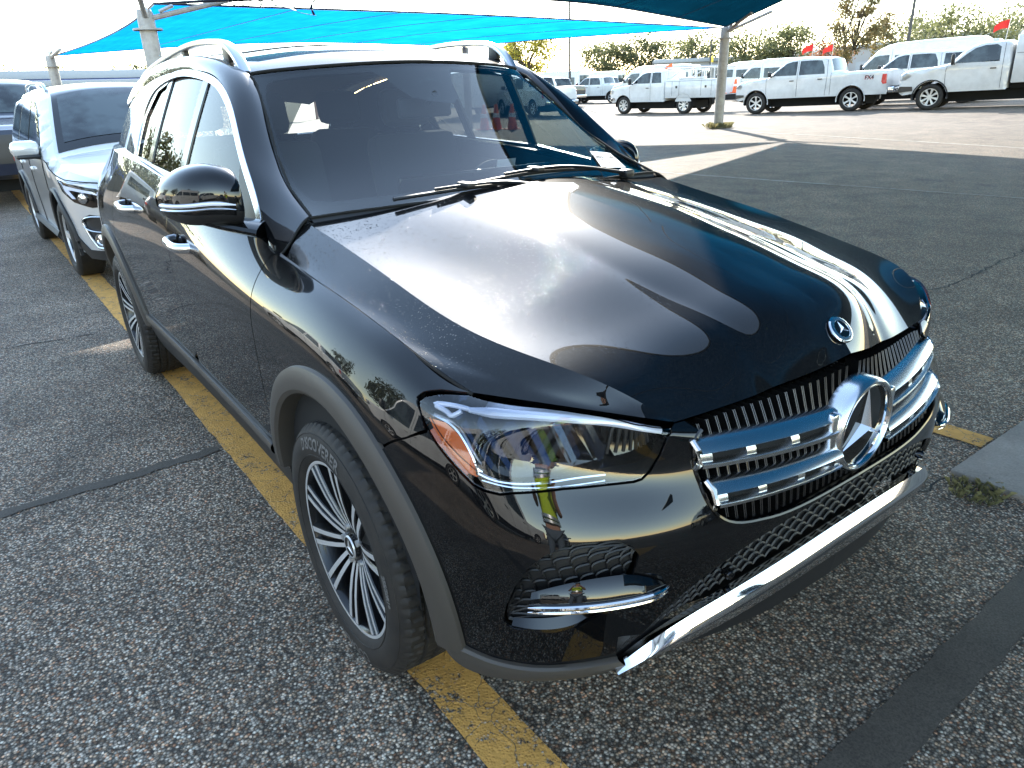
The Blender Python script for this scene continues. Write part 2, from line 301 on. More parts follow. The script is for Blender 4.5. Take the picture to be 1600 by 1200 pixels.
def cloth_sail(name, col):
    m = bpy.data.materials.new(name); m.use_nodes = True; t = NT(m); t.t.nodes.remove(t.b); v = t.co()
    n = t.ramp(t.noise(v, 1.1, 6, .7), (.3, .72), (.7, 1.1)); c = t.mix(1., col, n, 'MULTIPLY')
    st = t.ramp(t.noise(t.co(scale=(.6, 14, 1)), 1., 3, .6), (.35, .86), (.65, 1.06)); c = t.mix(1., c, st, 'MULTIPLY')
    di = t.n('BsdfDiffuse', {'Color': c}); tl = t.n('BsdfTranslucent', {'Color': c}); rf = t.n('BsdfRefraction', {'Color': c, 'Roughness': .12, 'IOR': 1.03})
    a = t.n('MixShader', {0: .85, 1: tl.outputs[0], 2: rf.outputs[0]}); b = t.n('MixShader', {0: .92, 1: di.outputs[0], 2: a.outputs[0]}); t.l(b.outputs[0], t.out.inputs[0]); return m
M['sail'] = cloth_sail('bright_blue_shade_cloth', (.003, .165, .44)); M['sail_dark'] = cloth_sail('blue_shade_cloth_in_shade', (.003, .062, .115))  # dark copy of the same cloth: shade of the overhead sails put into colour
# ---------------------------------------------------------------- mesh builder
class MB:
    def __init__(s): s.v = []; s.f = []; s.n = []; s.mi = []; s.k = 0
    def add(s, V, F, N=None, mi=0):
        V = np.asarray(V, float).reshape(-1, 3); b = s.k; s.v.append(V); s.k += len(V)
        s.n.append(np.full((len(V), 3), np.nan) if N is None else np.asarray(N, float).reshape(-1, 3))
        s.f += [tuple(int(i) + b for i in f) for f in F]; s.mi += [mi] * len(F); return s
    def grid(s, P, N=None, closeu=False, closev=False, mi=0, flip=False):
        P = np.asarray(P, float); nv, nu = P.shape[:2]; F = []
        for j in range(nv if closev else nv - 1):
            for i in range(nu if closeu else nu - 1):
                a = j * nu + i; b = j * nu + (i + 1) % nu; c = ((j + 1) % nv) * nu + (i + 1) % nu; d = ((j + 1) % nv) * nu + i
                F.append((a, d, c, b) if flip else (a, b, c, d))
        return s.add(P.reshape(-1, 3), F, None if N is None else np.asarray(N).reshape(-1, 3), mi)
    def box(s, c, d, mi=0, bev=0., rot=None):
        c = np.array(c, float); h = np.array(d, float) / 2
        if bev:
            bm = bmesh.new(); bmesh.ops.create_cube(bm, size=1)
            for v in bm.verts: v.co = Vector(v.co) * 2 * Vector(h)
            bmesh.ops.bevel(bm, geom=bm.edges[:], offset=min(bev, min(h) * .9), segments=2, affect='EDGES', profile=.5)
            V = np.array([v.co[:] for v in bm.verts]); F = [tuple(x.index for x in f.verts) for f in bm.faces]; bm.free()
        else:
            V = np.array([[x, y, z] for x in (-1, 1) for y in (-1, 1) for z in (-1, 1)]) * h
            F = [(0, 1, 3, 2), (4, 6, 7, 5), (0, 4, 5, 1), (2, 3, 7, 6), (0, 2, 6, 4), (1, 5, 7, 3)]
        if rot is not None: V = V @ np.array(rot).T
        return s.add(V + c, F, None, mi)
    def tube(s, path, r, n=8, mi=0, closed=False, cap=True, up=(0, 0, 1), flat=1.):
        P = np.array(path, float); m = len(P); r = np.broadcast_to(np.array(r, float), (m,)); T = np.gradient(P, axis=0)
        if closed: T = np.roll(P, -1, 0) - np.roll(P, 1, 0)
        T /= np.maximum(np.linalg.norm(T, axis=1, keepdims=True), 1e-9); up = np.array(up, float); rows = []
        for i in range(m):
            a = np.cross(T[i], up); la = np.linalg.norm(a); a = a / la if la > 1e-6 else np.array([1., 0, 0]); b = np.cross(a, T[i])
            th = np.linspace(0, 2 * np.pi, n, endpoint=False); rows.append(P[i] + r[i] * (np.cos(th)[:, None] * a + flat * np.sin(th)[:, None] * b))
        s.grid(np.array(rows), closeu=True, closev=closed, mi=mi)
        if cap and not closed:
            k = s.k - m * n; s.f += [tuple(range(k, k + n))[::-1], tuple(range(k + (m - 1) * n, k + m * n))]; s.mi += [mi, mi]
        return s
    def sweep(s, path, prof, side, upv, mi=0, closed=False):
        """profile points (a,b) carried along path; side/upv are per-point frames"""
        P = np.array(path, float); A = np.broadcast_to(np.array(side, float), P.shape); B = np.broadcast_to(np.array(upv, float), P.shape); pr = np.array(prof, float)
        G_ = P[:, None] + pr[None, :, 0, None] * A[:, None] + pr[None, :, 1, None] * B[:, None]
        return s.grid(G_, closeu=True, closev=closed, mi=mi)
    def lathe(s, prof, n=48, c=(0, 0, 0), axis='y', mi=0):
        th = np.linspace(0, 2 * np.pi, n, endpoint=False); c = np.array(c, float); rows = []
        for r, w in prof:
            o = np.zeros((n, 3)); k = {'y': (0, 2, 1), 'z': (0, 1, 2), 'x': (1, 2, 0)}[axis]
            o[:, k[0]] = r * np.cos(th); o[:, k[1]] = r * np.sin(th); o[:, k[2]] = w; rows.append(o + c)
        return s.grid(np.array(rows), closeu=True, mi=mi)
    def mirrored(s):
        o = MB(); k = np.array([1, -1, 1.]); o.v = [v * k for v in s.v]; o.n = [n * k for n in s.n]; o.f = [f[::-1] for f in s.f]; o.mi = list(s.mi); o.k = s.k; return o
    def join(s, o, mi=None):
        b = s.k; s.v += o.v; s.n += o.n; s.k += o.k; s.f += [tuple(i + b for i in f) for f in o.f]; s.mi += o.mi if mi is None else [mi] * len(o.mi); return s
    def xf(s, A, t=(0, 0, 0)):
        A = np.array(A, float); s.v = [v @ A.T + np.array(t) for v in s.v]; s.n = [n @ A.T for n in s.n]; return s
    def build(s, name, mats, parent=None, angle=32, loc=None, recalc=False):
        V = np.concatenate(s.v); N = np.concatenate(s.n); me = bpy.data.meshes.new(name)
        me.from_pydata(V.tolist(), [], s.f); me.update()
        for m in (mats if isinstance(mats, (list, tuple)) else [mats]): me.materials.append(m)
        if any(s.mi): me.polygons.foreach_set('material_index', s.mi)
        if recalc:
            bm = bmesh.new(); bm.from_mesh(me); bmesh.ops.remove_doubles(bm, verts=bm.verts, dist=1e-5); bmesh.ops.recalc_face_normals(bm, faces=bm.faces); bm.to_mesh(me); bm.free(); N = np.full((len(me.vertices), 3), np.nan)
        me.polygons.foreach_set('use_smooth', [True] * len(me.polygons))
        if np.isfinite(N).all(): me.normals_split_custom_set_from_vertices(N.tolist())
        elif angle is not None: me.set_sharp_from_angle(angle=R(angle))
        else: me.polygons.foreach_set('use_smooth', [False] * len(me.polygons))
        me.update(); o = bpy.data.objects.new(name, me); COL.objects.link(o)
        if parent: o.parent = parent
        if loc: o.location = loc
        return o
def panel(S, loops, step=.03, lip=.012, inset=.0025, sc=(1, 1), off=0., mi=0, mb=None):
    """a sheet of surface S bounded by uv loops (first outer, others holes), with folded-in edges"""
    mb = mb or MB(); sc = np.array(sc, float); LL = [dens(np.asarray(l, float) * sc, step) for l in loops]
    pts = []; eds = []; 
    for L in LL: b = len(pts); pts += list(L); eds += [(b + i, b + (i + 1) % len(L)) for i in range(len(L))]
    nb = len(pts); B = np.array(pts); lo, hi = LL[0].min(0), LL[0].max(0)
    gx, gy = np.meshgrid(np.arange(lo[0] + step / 2, hi[0], step), np.arange(lo[1] + step / 2, hi[1], step)); g = np.stack([gx.ravel(), gy.ravel()], 1)
    if len(g):
        g = g[inside(g, LL)]
        if len(g):
            dm = np.full(len(g), 9e9)
            for i in range(0, nb, 200): dm = np.minimum(dm, np.min(np.linalg.norm(g[:, None] - B[None, i:i + 200], axis=2), axis=1))
            g = g[dm > step * .45]
    allp = np.vstack([B, g]) if len(g) else B
    vo, eo, fo, ov, oe, of = delaunay_2d_cdt([Vector(p) for p in allp], eds, [], 0, 1e-7)
    vo = np.array([v[:] for v in vo]); F = np.array([f for f in fo if len(f) == 3]); cen = vo[F].mean(1); F = F[inside(cen, LL)]
    uv = vo / sc; P = S(uv); N = S.normal(uv)
    a = P[F[:, 1]] - P[F[:, 0]]; b_ = P[F[:, 2]] - P[F[:, 0]]; fn = np.cross(a, b_)
    cenP = P.mean(0); outw = P - np.array([-1.3, 0, .7])      # outward from the car's middle
    sg = np.sign(np.einsum('ij,ij->i', N, outw)); sgn = 1. if (sg.sum() >= 0) else -1.; N = N * sgn
    if np.einsum('ij,ij->i', fn, N[F[:, 0]]).sum() < 0: F = F[:, ::-1]
    P = P + N * off
    # in-plane outward direction along each loop
    k = 0; lips = []
    remap = {}
    for L in LL:
        idx = []
        for i in range(len(L)):
            d = np.linalg.norm(vo - L[i], axis=1); idx.append(int(np.argmin(d)))
        Q = P[idx]; NN = N[idx]; T = np.roll(Q, -1, 0) - np.roll(Q, 1, 0); O = np.cross(T, NN); O /= np.maximum(np.linalg.norm(O, axis=1, keepdims=True), 1e-9)
        tst = np.roll(vo[idx], -1, 0)  # decide sign with a probe in uv
        mid = (L[0] + L[1]) / 2; Qm = S((mid + 0) [None] / sc)[0]
        e = 1e-3 * step / .03; probe = np.array([inside((vo[idx] + d * e * 6), LL) for d in np.array([[1, 0], [-1, 0], [0, 1], [0, -1]])])
        dirs = np.array([[1, 0], [-1, 0], [0, 1], [0, -1]]) * e * 6; s_ = 0.
        for kk in range(4):
            dP = S((vo[idx] + dirs[kk]) / sc) - S(vo[idx] / sc); s_ += np.sum(np.einsum('ij,ij->i', dP, O) * np.where(probe[kk], -1, 1))
        if s_ < 0: O = -O
        if inset: P[idx] = Q - O * inset; Q = P[idx]
        if lip: lips.append((Q.copy(), NN, O))
    mb.add(P, F, N, mi)
    for Q, NN, O in lips:
        n = len(Q); rr = NN * .3 + O; V = np.vstack([Q, Q - NN * lip - O * lip * .15]); Nn = np.vstack([NN * .5 + O, O]); Nn /= np.linalg.norm(Nn, axis=1, keepdims=True)
        Fq = []
        t0 = np.cross(Q[1] - Q[0], -NN[0]); fl = np.dot(t0, O[0]) < 0
        for i in range(n):
            j = (i + 1) % n; q = (i, j, n + j, n + i); Fq.append(q[::-1] if fl else q)
        mb.add(V, Fq, Nn, mi)
    return mb
def sgrid(S, nu, nv, u=(0, 1), v=(0, 1), off=0., mb=None, mi=0, ref=(-1.3, 0, .7)):
    U, V = np.meshgrid(np.linspace(*u, nu), np.linspace(*v, nv)); uv = np.stack([U.ravel(), V.ravel()], 1); P = S(uv); N = S.normal(np.clip(uv, 2e-4, 1 - 2e-4))
    if np.einsum('ij,ij->i', N, P - np.array(ref)).sum() < 0: N = -N
    P = P + N * off; G_ = P.reshape(nv, nu, 3); a = np.cross(G_[0, 1] - G_[0, 0], G_[1, 0] - G_[0, 0]); 
    mid = (nv // 2) * nu + nu // 2; a = np.cross(P[mid + 1] - P[mid], P[mid + nu] - P[mid])
    mb = mb or MB(); return mb.grid(G_, N.reshape(nv, nu, 3), mi=mi, flip=np.dot(a, N[mid]) < 0)
def both(mb): o = MB(); o.join(mb); o.join(mb.mirrored()); return o
class pair:
    """one object for each side of a symmetric part"""
    def __init__(s, mb): s.mb = mb
    def build(s, *a, **k): o = s.mb.build(*a, **k); s.mb.mirrored().build(*a, **k); return o
def empty(name, loc=(0, 0, 0), rz=0, label=None, cat=None, group=None, kind=None):
    o = bpy.data.objects.new(name, None); COL.objects.link(o); o.location = loc; o.rotation_euler = (0, 0, rz); o.empty_display_size = .2
    return tag(o, label, cat, group, kind)
def tag(o, label=None, cat=None, group=None, kind=None):
    for k, v in (('label', label), ('category', cat), ('group', group), ('kind', kind)):
        if v: o[k] = v
    return o
def copy_tree(o, parent=None):
    c = o.copy(); COL.objects.link(c)
    if parent: c.parent = parent
    for ch in list(o.children): copy_tree(ch, c)
    return c
def textmb(s, size=1., bold=0., extrude=0.):
    cu = bpy.data.curves.new('t', 'FONT'); cu.body = s; cu.size = size; cu.align_x = 'CENTER'; cu.align_y = 'CENTER'; cu.extrude = extrude; cu.offset = bold; cu.resolution_u = 3
    ob = bpy.data.objects.new('t', cu); COL.objects.link(ob); dg = bpy.context.evaluated_depsgraph_get(); me = ob.evaluated_get(dg).to_mesh()
    V = np.array([v.co[:] for v in me.vertices]).reshape(-1, 3); F = [tuple(p.vertices) for p in me.polygons]; ob.evaluated_get(dg).to_mesh_clear(); bpy.data.objects.remove(ob); bpy.data.curves.remove(cu)
    return V, F
# ---------------------------------------------------------------- the black SUV
def w_inv(x, z):
    uv = np.array([np.interp(x, _xs, np.arange(11) / 17.), (z - .27) / 1.0]); 
    for _ in range(30):
        p = W(uv)[0]; f = np.array([p[0] - x, p[2] - z]); h = 1e-4
        a = (W(uv + [h, 0])[0] - p) / h; b = (W(uv + [0, h])[0] - p) / h
        uv = uv - np.clip(np.linalg.solve(np.array([[a[0], b[0]], [a[2], b[2]]]), f), -.08, .08)
    return uv
def arc_uv(cx, cz, r, a0, a1, n): return [w_inv(cx + r * math.cos(t), cz + r * math.sin(t)) for t in np.linspace(R(a0), R(a1), n)]
FWX, RWX, WZ, WR = 0.0, -2.995, .368, .368
ARF, ARR = (.02, .385, .515), (-2.985, .385, .515)
suv = empty('suv', (0, 0, 0), 0, 'black luxury SUV filling the foreground, star emblem on its chrome barred grille', 'car')
# outlines on the body surface (u along the car, v up)
HL = [(0.692, 0.7118), (0.6995, 0.6755), (0.7097, 0.6341), (0.7182, 0.6009), (0.725, 0.5759), (0.7314, 0.5658), (0.7405, 0.5624), (0.7472, 0.5703), (0.7773, 0.5904), (0.8038, 0.5982), (0.8265, 0.6012), (0.833, 0.6079), (0.8415, 0.6377), (0.8537, 0.7125), (0.8772, 0.8899), (0.8809, 0.9408), (0.8612, 0.992), (0.7952, 0.9853), (0.7648, 0.992), (0.7324, 0.992), (0.707, 0.9817), (0.693, 0.9084), (0.6838, 0.8425), (0.6805, 0.8042), (0.6814, 0.7795), (0.6852, 0.7486)]
GR = [(0.893, 0.955), (0.896, 0.855), (0.8876, 0.7842), (0.8795, 0.6816), (0.8766, 0.614), (0.8765, 0.5553), (0.8772, 0.5017), (0.8814, 0.4653), (0.8886, 0.4398), (0.9003, 0.4232), (0.9128, 0.4144), (0.9284, 0.4043), (0.9571, 0.399), (1.0, 0.4008)]
MU = [(0.8432, 0.2175), (0.8544, 0.2612), (0.8683, 0.2999), (0.9008, 0.3531), (0.9322, 0.3723), (0.969, 0.3821), (1.0, 0.3882)]
CU = [(0.8178, 0.102), (0.8421, 0.1639), (0.8649, 0.2186), (0.88, 0.2371), (0.9162, 0.2666), (0.9793, 0.2911), (1.0, 0.2939)]
CL = [(0.8215, 0.0955), (0.8466, 0.1063), (0.8719, 0.1348), (0.9062, 0.1557), (0.9414, 0.1865), (0.9858, 0.1924), (1.0, 0.1934)]
FOG = [(0.7432, 0.2393), (0.7446, 0.2746), (0.7493, 0.3305), (0.7575, 0.3898), (0.7663, 0.4225), (0.7777, 0.4445), (0.7895, 0.4507), (0.8075, 0.4453), (0.8161, 0.4273), (0.8204, 0.4029), (0.8184, 0.3718), (0.8144, 0.3258), (0.8079, 0.2846), (0.7978, 0.2525), (0.7871, 0.2292), (0.7676, 0.2241), (0.7491, 0.216), (0.7441, 0.224)]
CLU = [(0.7089, 0.1431), (0.7221, 0.1247), (0.7392, 0.1151), (0.7649, 0.1146), (0.7908, 0.1205), (0.8186, 0.1265)]
CLL = [(0.7082, 0.0886), (0.7212, 0.0586), (0.746, 0.0612), (0.772, 0.0775), (0.7993, 0.0872), (0.8276, 0.105)]
BS = [(0.6581, 0.5605), (0.6761, 0.6215), (0.6905, 0.6881)]
LEDGE = [(0.7444, 0.2079), (0.7873, 0.2238), (0.7862, 0.1954), (0.7693, 0.1708), (0.7544, 0.1793)]
TURN = [(0.6874, 0.7473), (0.6995, 0.6755), (0.7097, 0.6341), (0.7182, 0.6009), (0.7256, 0.5945), (0.726, 0.625), (0.7191, 0.6996), (0.7088, 0.7656), (0.6995, 0.7871)]
WINGU = [(0.7582, 0.3263), (0.772, 0.3481), (0.7872, 0.3607), (0.8016, 0.3632), (0.8153, 0.3585), (0.829, 0.3396), (0.8398, 0.3199)]
WINGF = [(0.7571, 0.2936), (0.7722, 0.3055), (0.7888, 0.3122), (0.8044, 0.3136), (0.819, 0.3134), (0.8323, 0.3145), (0.8415, 0.3134)]
WINGL = [(0.7587, 0.2802), (0.7724, 0.2857), (0.7893, 0.2888), (0.8053, 0.2882), (0.8201, 0.2898), (0.8332, 0.2964), (0.8411, 0.3032)]
DRL = [(0.6977, 0.8203), (0.7008, 0.8844), (0.7115, 0.9064), (0.7332, 0.945), (0.7662, 0.9309), (0.7949, 0.9132), (0.8209, 0.9186), (0.8596, 0.9624), (0.8762, 0.9372)]
DRLH = [(0.6882, 0.8253), (0.6977, 0.8203), (0.7027, 0.8101), (0.7034, 0.8405), (0.6919, 0.848)]
HLLINE = [(0.7269, 0.6129), (0.7363, 0.5996), (0.7508, 0.5991), (0.7694, 0.6106), (0.7855, 0.6241), (0.8065, 0.6324)]
HLLINE2 = [(0.7289, 0.5923), (0.7436, 0.5851), (0.7581, 0.588), (0.777, 0.5964), (0.8059, 0.611)]
AMB = [(0.6883, 0.7503), (0.6964, 0.6981), (0.7039, 0.6618), (0.7114, 0.6307), (0.7182, 0.6051), (0.7259, 0.597), (0.7251, 0.642), (0.7202, 0.6884), (0.7115, 0.7379), (0.7004, 0.7659)]
AMBE = [(0.6872, 0.7729), (0.6974, 0.7804), (0.7088, 0.7656), (0.719, 0.7073), (0.7259, 0.6408), (0.727, 0.6045)]
REFB = [(0.7269, 0.6108), (0.7472, 0.6181), (0.7698, 0.6374), (0.8033, 0.6538), (0.8335, 0.6586)]
REFT = [(0.704, 0.7918), (0.7295, 0.8277), (0.7672, 0.8326), (0.8024, 0.8253), (0.8544, 0.8101)]
MU = [(MU[0][0] - .010, MU[0][1] - .037)] + MU
def even(L, n, ends=True):
    """smooth v(u), level where it crosses the middle of the car"""
    L = np.array(L); A = np.stack([(1 - L[:, 0]) ** k for k in (0, 2, 3, 4)], 1); c = np.linalg.lstsq(A, L[:, 1], rcond=None)[0]; u = np.linspace(L[0, 0], 1, n); return [(float(a), float(sum(ck * (1 - a) ** k for ck, k in zip(c, (0, 2, 3, 4))))) for a in u]
MU, CU, CL = even(MU, 14), even(CU, 14), even(CL, 14)
SC = (7.2, 1.15)
top = lambda u0, u1, n: [(u, 1.) for u in np.linspace(u0, u1, n)]
sill_z = .485
def line_x(x, z0, z1, n=6): return [w_inv(x, z) for z in np.linspace(z0, z1, n)]
aF = arc_uv(*ARF, 158, 57, 22)
fender = [(.475,1.),(.473,.945),(.4755,.676),(.474,.532),(.473,.40),(.474,.25)] + aF + [(.66,.562),(.6782,.631),(.6905,.700),(.6845,.7586),(.6798,.7874),(.6783,.8111),(.6812,.849),(.690,.914),(.7045,.9833),(.7052,1.)] + top(.69, .485, 10)
aF2 = arc_uv(*ARF, 55, 3, 9)
bumper = [(.66,.560),(.6778,.630),(.6922,.7005)] + HL[:16] + [(.885,.985),(.892,.985)] + GR + MU[::-1] + [(.8163,.183)] + CLU[::-1] + aF2[::-1]
beltx = lambda x: float(np.interp(x, _xs, np.arange(11) / 17.))
fdoor = [(.475,1.),(.473,.945),(.4755,.676),(.474,.532),(.473,.40),(.474,.25)] + [w_inv(x, sill_z + .02 * (-x - .5) / .9) for x in np.linspace(-.62, -1.43, 8)] + line_x(-1.43, .56, 1.20, 9) + [(beltx(-1.43), 1.)] + top(beltx(-1.40), .468, 8)
aR = arc_uv(*ARR, 12, 62, 9)
rdoor = [(beltx(-1.43), 1.)] + line_x(-1.43, 1.20, .56, 9) + [w_inv(x, .506) for x in np.linspace(-1.52, -2.40, 7)] + arc_uv(*ARR, 14, 60, 8)[0:] + [w_inv(-2.66, .95), w_inv(-2.60, 1.10), w_inv(-2.52, 1.2), (beltx(-2.50), 1.)] + top(beltx(-2.4), beltx(-1.46), 6)
aR2 = arc_uv(*ARR, 60, 178, 16)
quart = [(beltx(-2.50), 1.), w_inv(-2.52, 1.2), w_inv(-2.60, 1.10), w_inv(-2.66, .95)] + aR2 + [w_inv(-3.6, .40), (0., .13), (0., 1.)] + top(.02, beltx(-2.55), 7)
pair(panel(W, [fender], .03, sc=SC)).build('fender', M['black'], suv); pair(panel(W, [quart], .03, sc=SC)).build('rear_fender', M['black'], suv)
# body core behind the panels, pillars and roof sides
core = pair(sgrid(W, 70, 22, (0, .675), (.02, .995), off=-.035))
pair(sgrid(PIL, 90, 14)).build('roof_pillar', M['black'], suv)
tail = MB(); tl = W(np.stack([np.zeros(12), np.linspace(0, 1, 12)], 1)); tail.grid(np.stack([tl, tl * [1, -1, 1]], 0)); tail.build('tailgate', M['black'], suv)
b_ = both(panel(W, [bumper, FOG], .022, sc=SC)); bump = b_.build('front_bumper', M['black'], suv)
hd = MB(); hood_in = sgrid(HOOD_IN, 70, 46, off=0); hood_out = sgrid(HOOD_OUT, 70, 16)
h2 = both(hood_in); h2.join(both(hood_out))
def edge_strip(S, us, vs, drop, N=None):
    uv = np.stack([us, vs], 1); P = S(uv); return P
fr_edge = np.vstack([HOOD_IN(np.stack([np.ones(30), np.linspace(0, 1, 30)], 1)), HOOD_OUT(np.stack([np.ones(16), np.linspace(0, 1, 16)], 1))[1:]])
lipd = fr_edge + np.array([-.02, 0, -.018]); h2.join(both(MB().grid(np.stack([fr_edge, lipd], 0), np.stack([np.tile([.7, 0, -.7], (45, 1))] * 2, 0), flip=True)))
sd = HOOD_OUT(np.stack([np.linspace(0, 1, 40), np.ones(40)], 1)); sd_in = sd + np.array([0, .012, -.02])
h2.join(both(MB().grid(np.stack([sd, sd_in], 0), np.stack([np.tile([0, -.8, -.2], (40, 1))] * 2, 0))))
hood = h2.build('hood', M['black_top'], suv)
core2 = MB(); cs = sd + np.array([0, .004, -.022]); 
tube_seam = MB()
for q in (sd + np.array([0, -.0005, -.0045]),): tube_seam.tube(q, .0042, 6)
pe = PIL(np.stack([np.zeros(20), np.linspace(0, 1, 20)], 1)); tube_seam.tube(pe + np.array([.002, 0, -.002]), .0038, 6)
tube_seam.tube(C2 + np.array([.004, .004, .001]), .0045, 6)
pair(tube_seam).build('panel_gap_seal', M['dark'], suv)
core.build('inner_body_shell', M['dark'], suv)
# front inner bulkhead so no light shines through the front openings
MB().join(both(sgrid(W, 40, 20, (.66, 1.), (.12, .93), off=-.10))).build('radiator_bulkhead', M['dark'], suv)
# roof, sunroof
rp = sgrid(ROOF, 40, 50); rp.build('roof', M['roof_paint'], suv)
rg = panel(ROOF, [[(.13,.30),(.87,.30),(.9,.5),(.88,.78),(.12,.78),(.10,.5)]], .03, lip=.006, off=.004); rg.build('sunroof', M['roofglass'], suv)
rear = ROOF(np.stack([np.linspace(0, 1, 15), np.ones(15)], 1)); low = np.stack([np.full(15, -4.0), np.linspace(-.50, .50, 15), np.full(15, 1.27)], 1)
MB().grid(np.stack([rear, low], 0)).build('rear_window', M['sideglass'], suv)
# windscreen
ws = sgrid(WS, 40, 30); wso = ws.build('windscreen', M['glass'], suv)
frit_in = [(.06,.90),(.035,.80),(.03,.55),(.036,.25),(.06,.14),(.11,.105),(.25,.095),(.45,.10),(.60,.10),(.78,.095),(.90,.11),(.945,.18),(.965,.35),(.965,.6),(.95,.82),(.91,.925),(.80,.95),(.62,.95),(.598,.885),(.577,.803),(.566,.722),(.534,.680),(.474,.702),(.427,.737),(.404,.817),(.389,.895),(.36,.945),(.2,.945),(.09,.925)]
panel(WS, [[(0,0),(.25,0),(.5,0),(.75,0),(1,0),(1,.5),(1,1),(.75,1),(.5,1),(.25,1),(0,1),(0,.5)], frit_in], .03, lip=0, inset=0, off=-.006).build('windscreen_frit', M['gloss'], wso)
panel(WS, [[(.475,.84),(.51,.87),(.545,.86),(.55,.84)]], .02, lip=.02, inset=0, off=-.004).build('camera_window', M['glass'], wso)
ct = WS(np.stack([np.linspace(0, 1, 40), np.zeros(40)], 1)); MB().tube(ct + np.array([.004, 0, .001]), .004, 6).build('windscreen_seal', M['dark'], wso)
tt = WS(np.stack([np.linspace(0, 1, 40), np.ones(40)], 1)); MB().tube(tt + np.array([0, 0, .002]), .006, 6).build('windscreen_top_seal', M['dark'], wso)
# cowl and wipers
cw = []
for t in (0, 1): 
    cw.append([(a[0], a[1], a[2]) for a in ct] if t else [(a[0] + .05, a[1] * .97, a[2] - .06) for a in ct])
MB().grid(np.array(cw)).build('cowl', M['blackplastic'], suv)
def wiper(uvs, arm):
    q = WS(np.array(uvs)); n = np.array([.45, 0, .89]); wi = MB(); q = curve(q, 24) + n * .018
    wi.tube(q, .008, 8, flat=.8); wi.tube(q[6:18] + n * .012, .0055, 6); wi.box(q[11] + n * .014, (.07, .03, .016), bev=.005)
    o = wi.build('wiper', M['blackplastic'], suv); a = MB(); p = arcurve(arm, 20) ; a.tube(p, np.linspace(.009, .013, 20), 8, flat=.55); a.box(p[-1], (.05, .045, .03), bev=.01); a.build('wiper_arm', M['blackplastic'], o); return o
def wsp(u, v, h=.02): return tuple(WS([[u, v]])[0] + np.array([.45, 0, .89]) * h)
wiper([(.205,.014),(.34,.030),(.475,.022)], [wsp(.34,.03,.03), wsp(.42,.01,.035), wsp(.52,-.035,.02)])
wiper([(.345,.052),(.55,.088),(.76,.05)], [wsp(.55,.09,.032), wsp(.66,.05,.04), wsp(.80,-.02,.02)])
# paper auction sticker on the driver's side of the glass
st = panel(WS, [[(.773,.091),(.858,.068),(.897,.228),(.812,.253)]], .02, lip=0, inset=0, off=.003)
sticker = st.build('windscreen_sticker', M['paper'], suv)
sc_ = WS([[.835,.16]])[0]; su = (WS([[.8775,.148]])[0] - WS([[.7925,.172]])[0]); su /= np.linalg.norm(su); sn = WS.normal([[.835,.16]])[0]; sn = sn if sn[2] > 0 else -sn; sv = np.cross(sn, su)
tx = MB()
for s_, size, du, dv in (('5891185', .040, 0, .022), ('BLK SUV', .010, -.045, -.004), ('WHITE ROW', .009, -.042, -.017), ('B-14', .022, .028, -.012), ('0 0 0 0 0 0', .008, -.03, -.03)):
    if s_ in ('BLK SUV', 'WHITE ROW', 'B-14', '0 0 0 0 0 0'): s_ = {'BLK SUV': '|||||', 'WHITE ROW': '|||||||', 'B-14': '|||', '0 0 0 0 0 0': '||||||||'}[s_]
    V, F = textmb(s_, size, .0008)
    tx.add(sc_ + (V[:, :1] + du) * su + (V[:, 1:2] + dv) * sv + sn * .0055, F)
tx.build('sticker_print', M['ink'], sticker)
# ---- greenhouse: window frames, glass
DLO_BELT = [(-2.385,1.285),(-2.375,1.275),(-2.21,1.268),(-1.448,1.240),(-.964,1.188),(-.63,1.145)]
_dq = arcurve(np.array([(-.577,1.119),(-.61,1.165),(-.643,1.209),(-.719,1.272),(-.833,1.353),(-.934,1.428),(-1.05,1.507),(-1.184,1.57),(-1.369,1.615),(-1.692,1.645),(-1.95,1.645),(-2.175,1.622),(-2.34,1.575),(-2.42,1.47),(-2.40,1.36),(-2.385,1.285)]), 70)
DLO = [tuple(p) for p in _dq if p[1] > 1.152] + DLO_BELT[1:]
def inset_poly(L, d):
    L = np.array(L, float); n = len(L); A = .5 * np.sum(L[:, 0] * np.roll(L[:, 1], -1) - np.roll(L[:, 0], -1) * L[:, 1]); s = 1 if A > 0 else -1; o = []
    dd = np.broadcast_to(np.array(d, float), (n,))
    for i in range(n):
        t = L[(i + 1) % n] - L[i - 1]; t /= np.linalg.norm(t); o.append(L[i] + s * dd[i] * np.array([-t[1], t[0]]))
    return np.array(o)
dl = arcurve(np.array(DLO + [DLO[0]]), 90)[:-1]; dl = np.array(DLO); dl = dens(dl, .05)
chin = inset_poly(dl, .024)
gl_r = lambda a, b: None
fr_ = pair(panel(G, [dl, chin], .02, lip=.010, inset=0, off=.004)); fr_.build('window_chrome_surround', M['satin'], suv)
# shelf between the shoulder and the window sill
_us = np.linspace(.06, beltx(-.62), 60); _e = W(np.stack([_us, np.ones(60)], 1)); _g = _e.copy(); _g[:, 1] = _gy(_e[:, 0], _e[:, 2]) + .012; _g[:, 2] += .004; _g[:, 1] = np.maximum(_g[:, 1], _e[:, 1] + .004)
pair(MB().grid(np.array([_e, _g]))).build('window_sill', M['black'], suv)
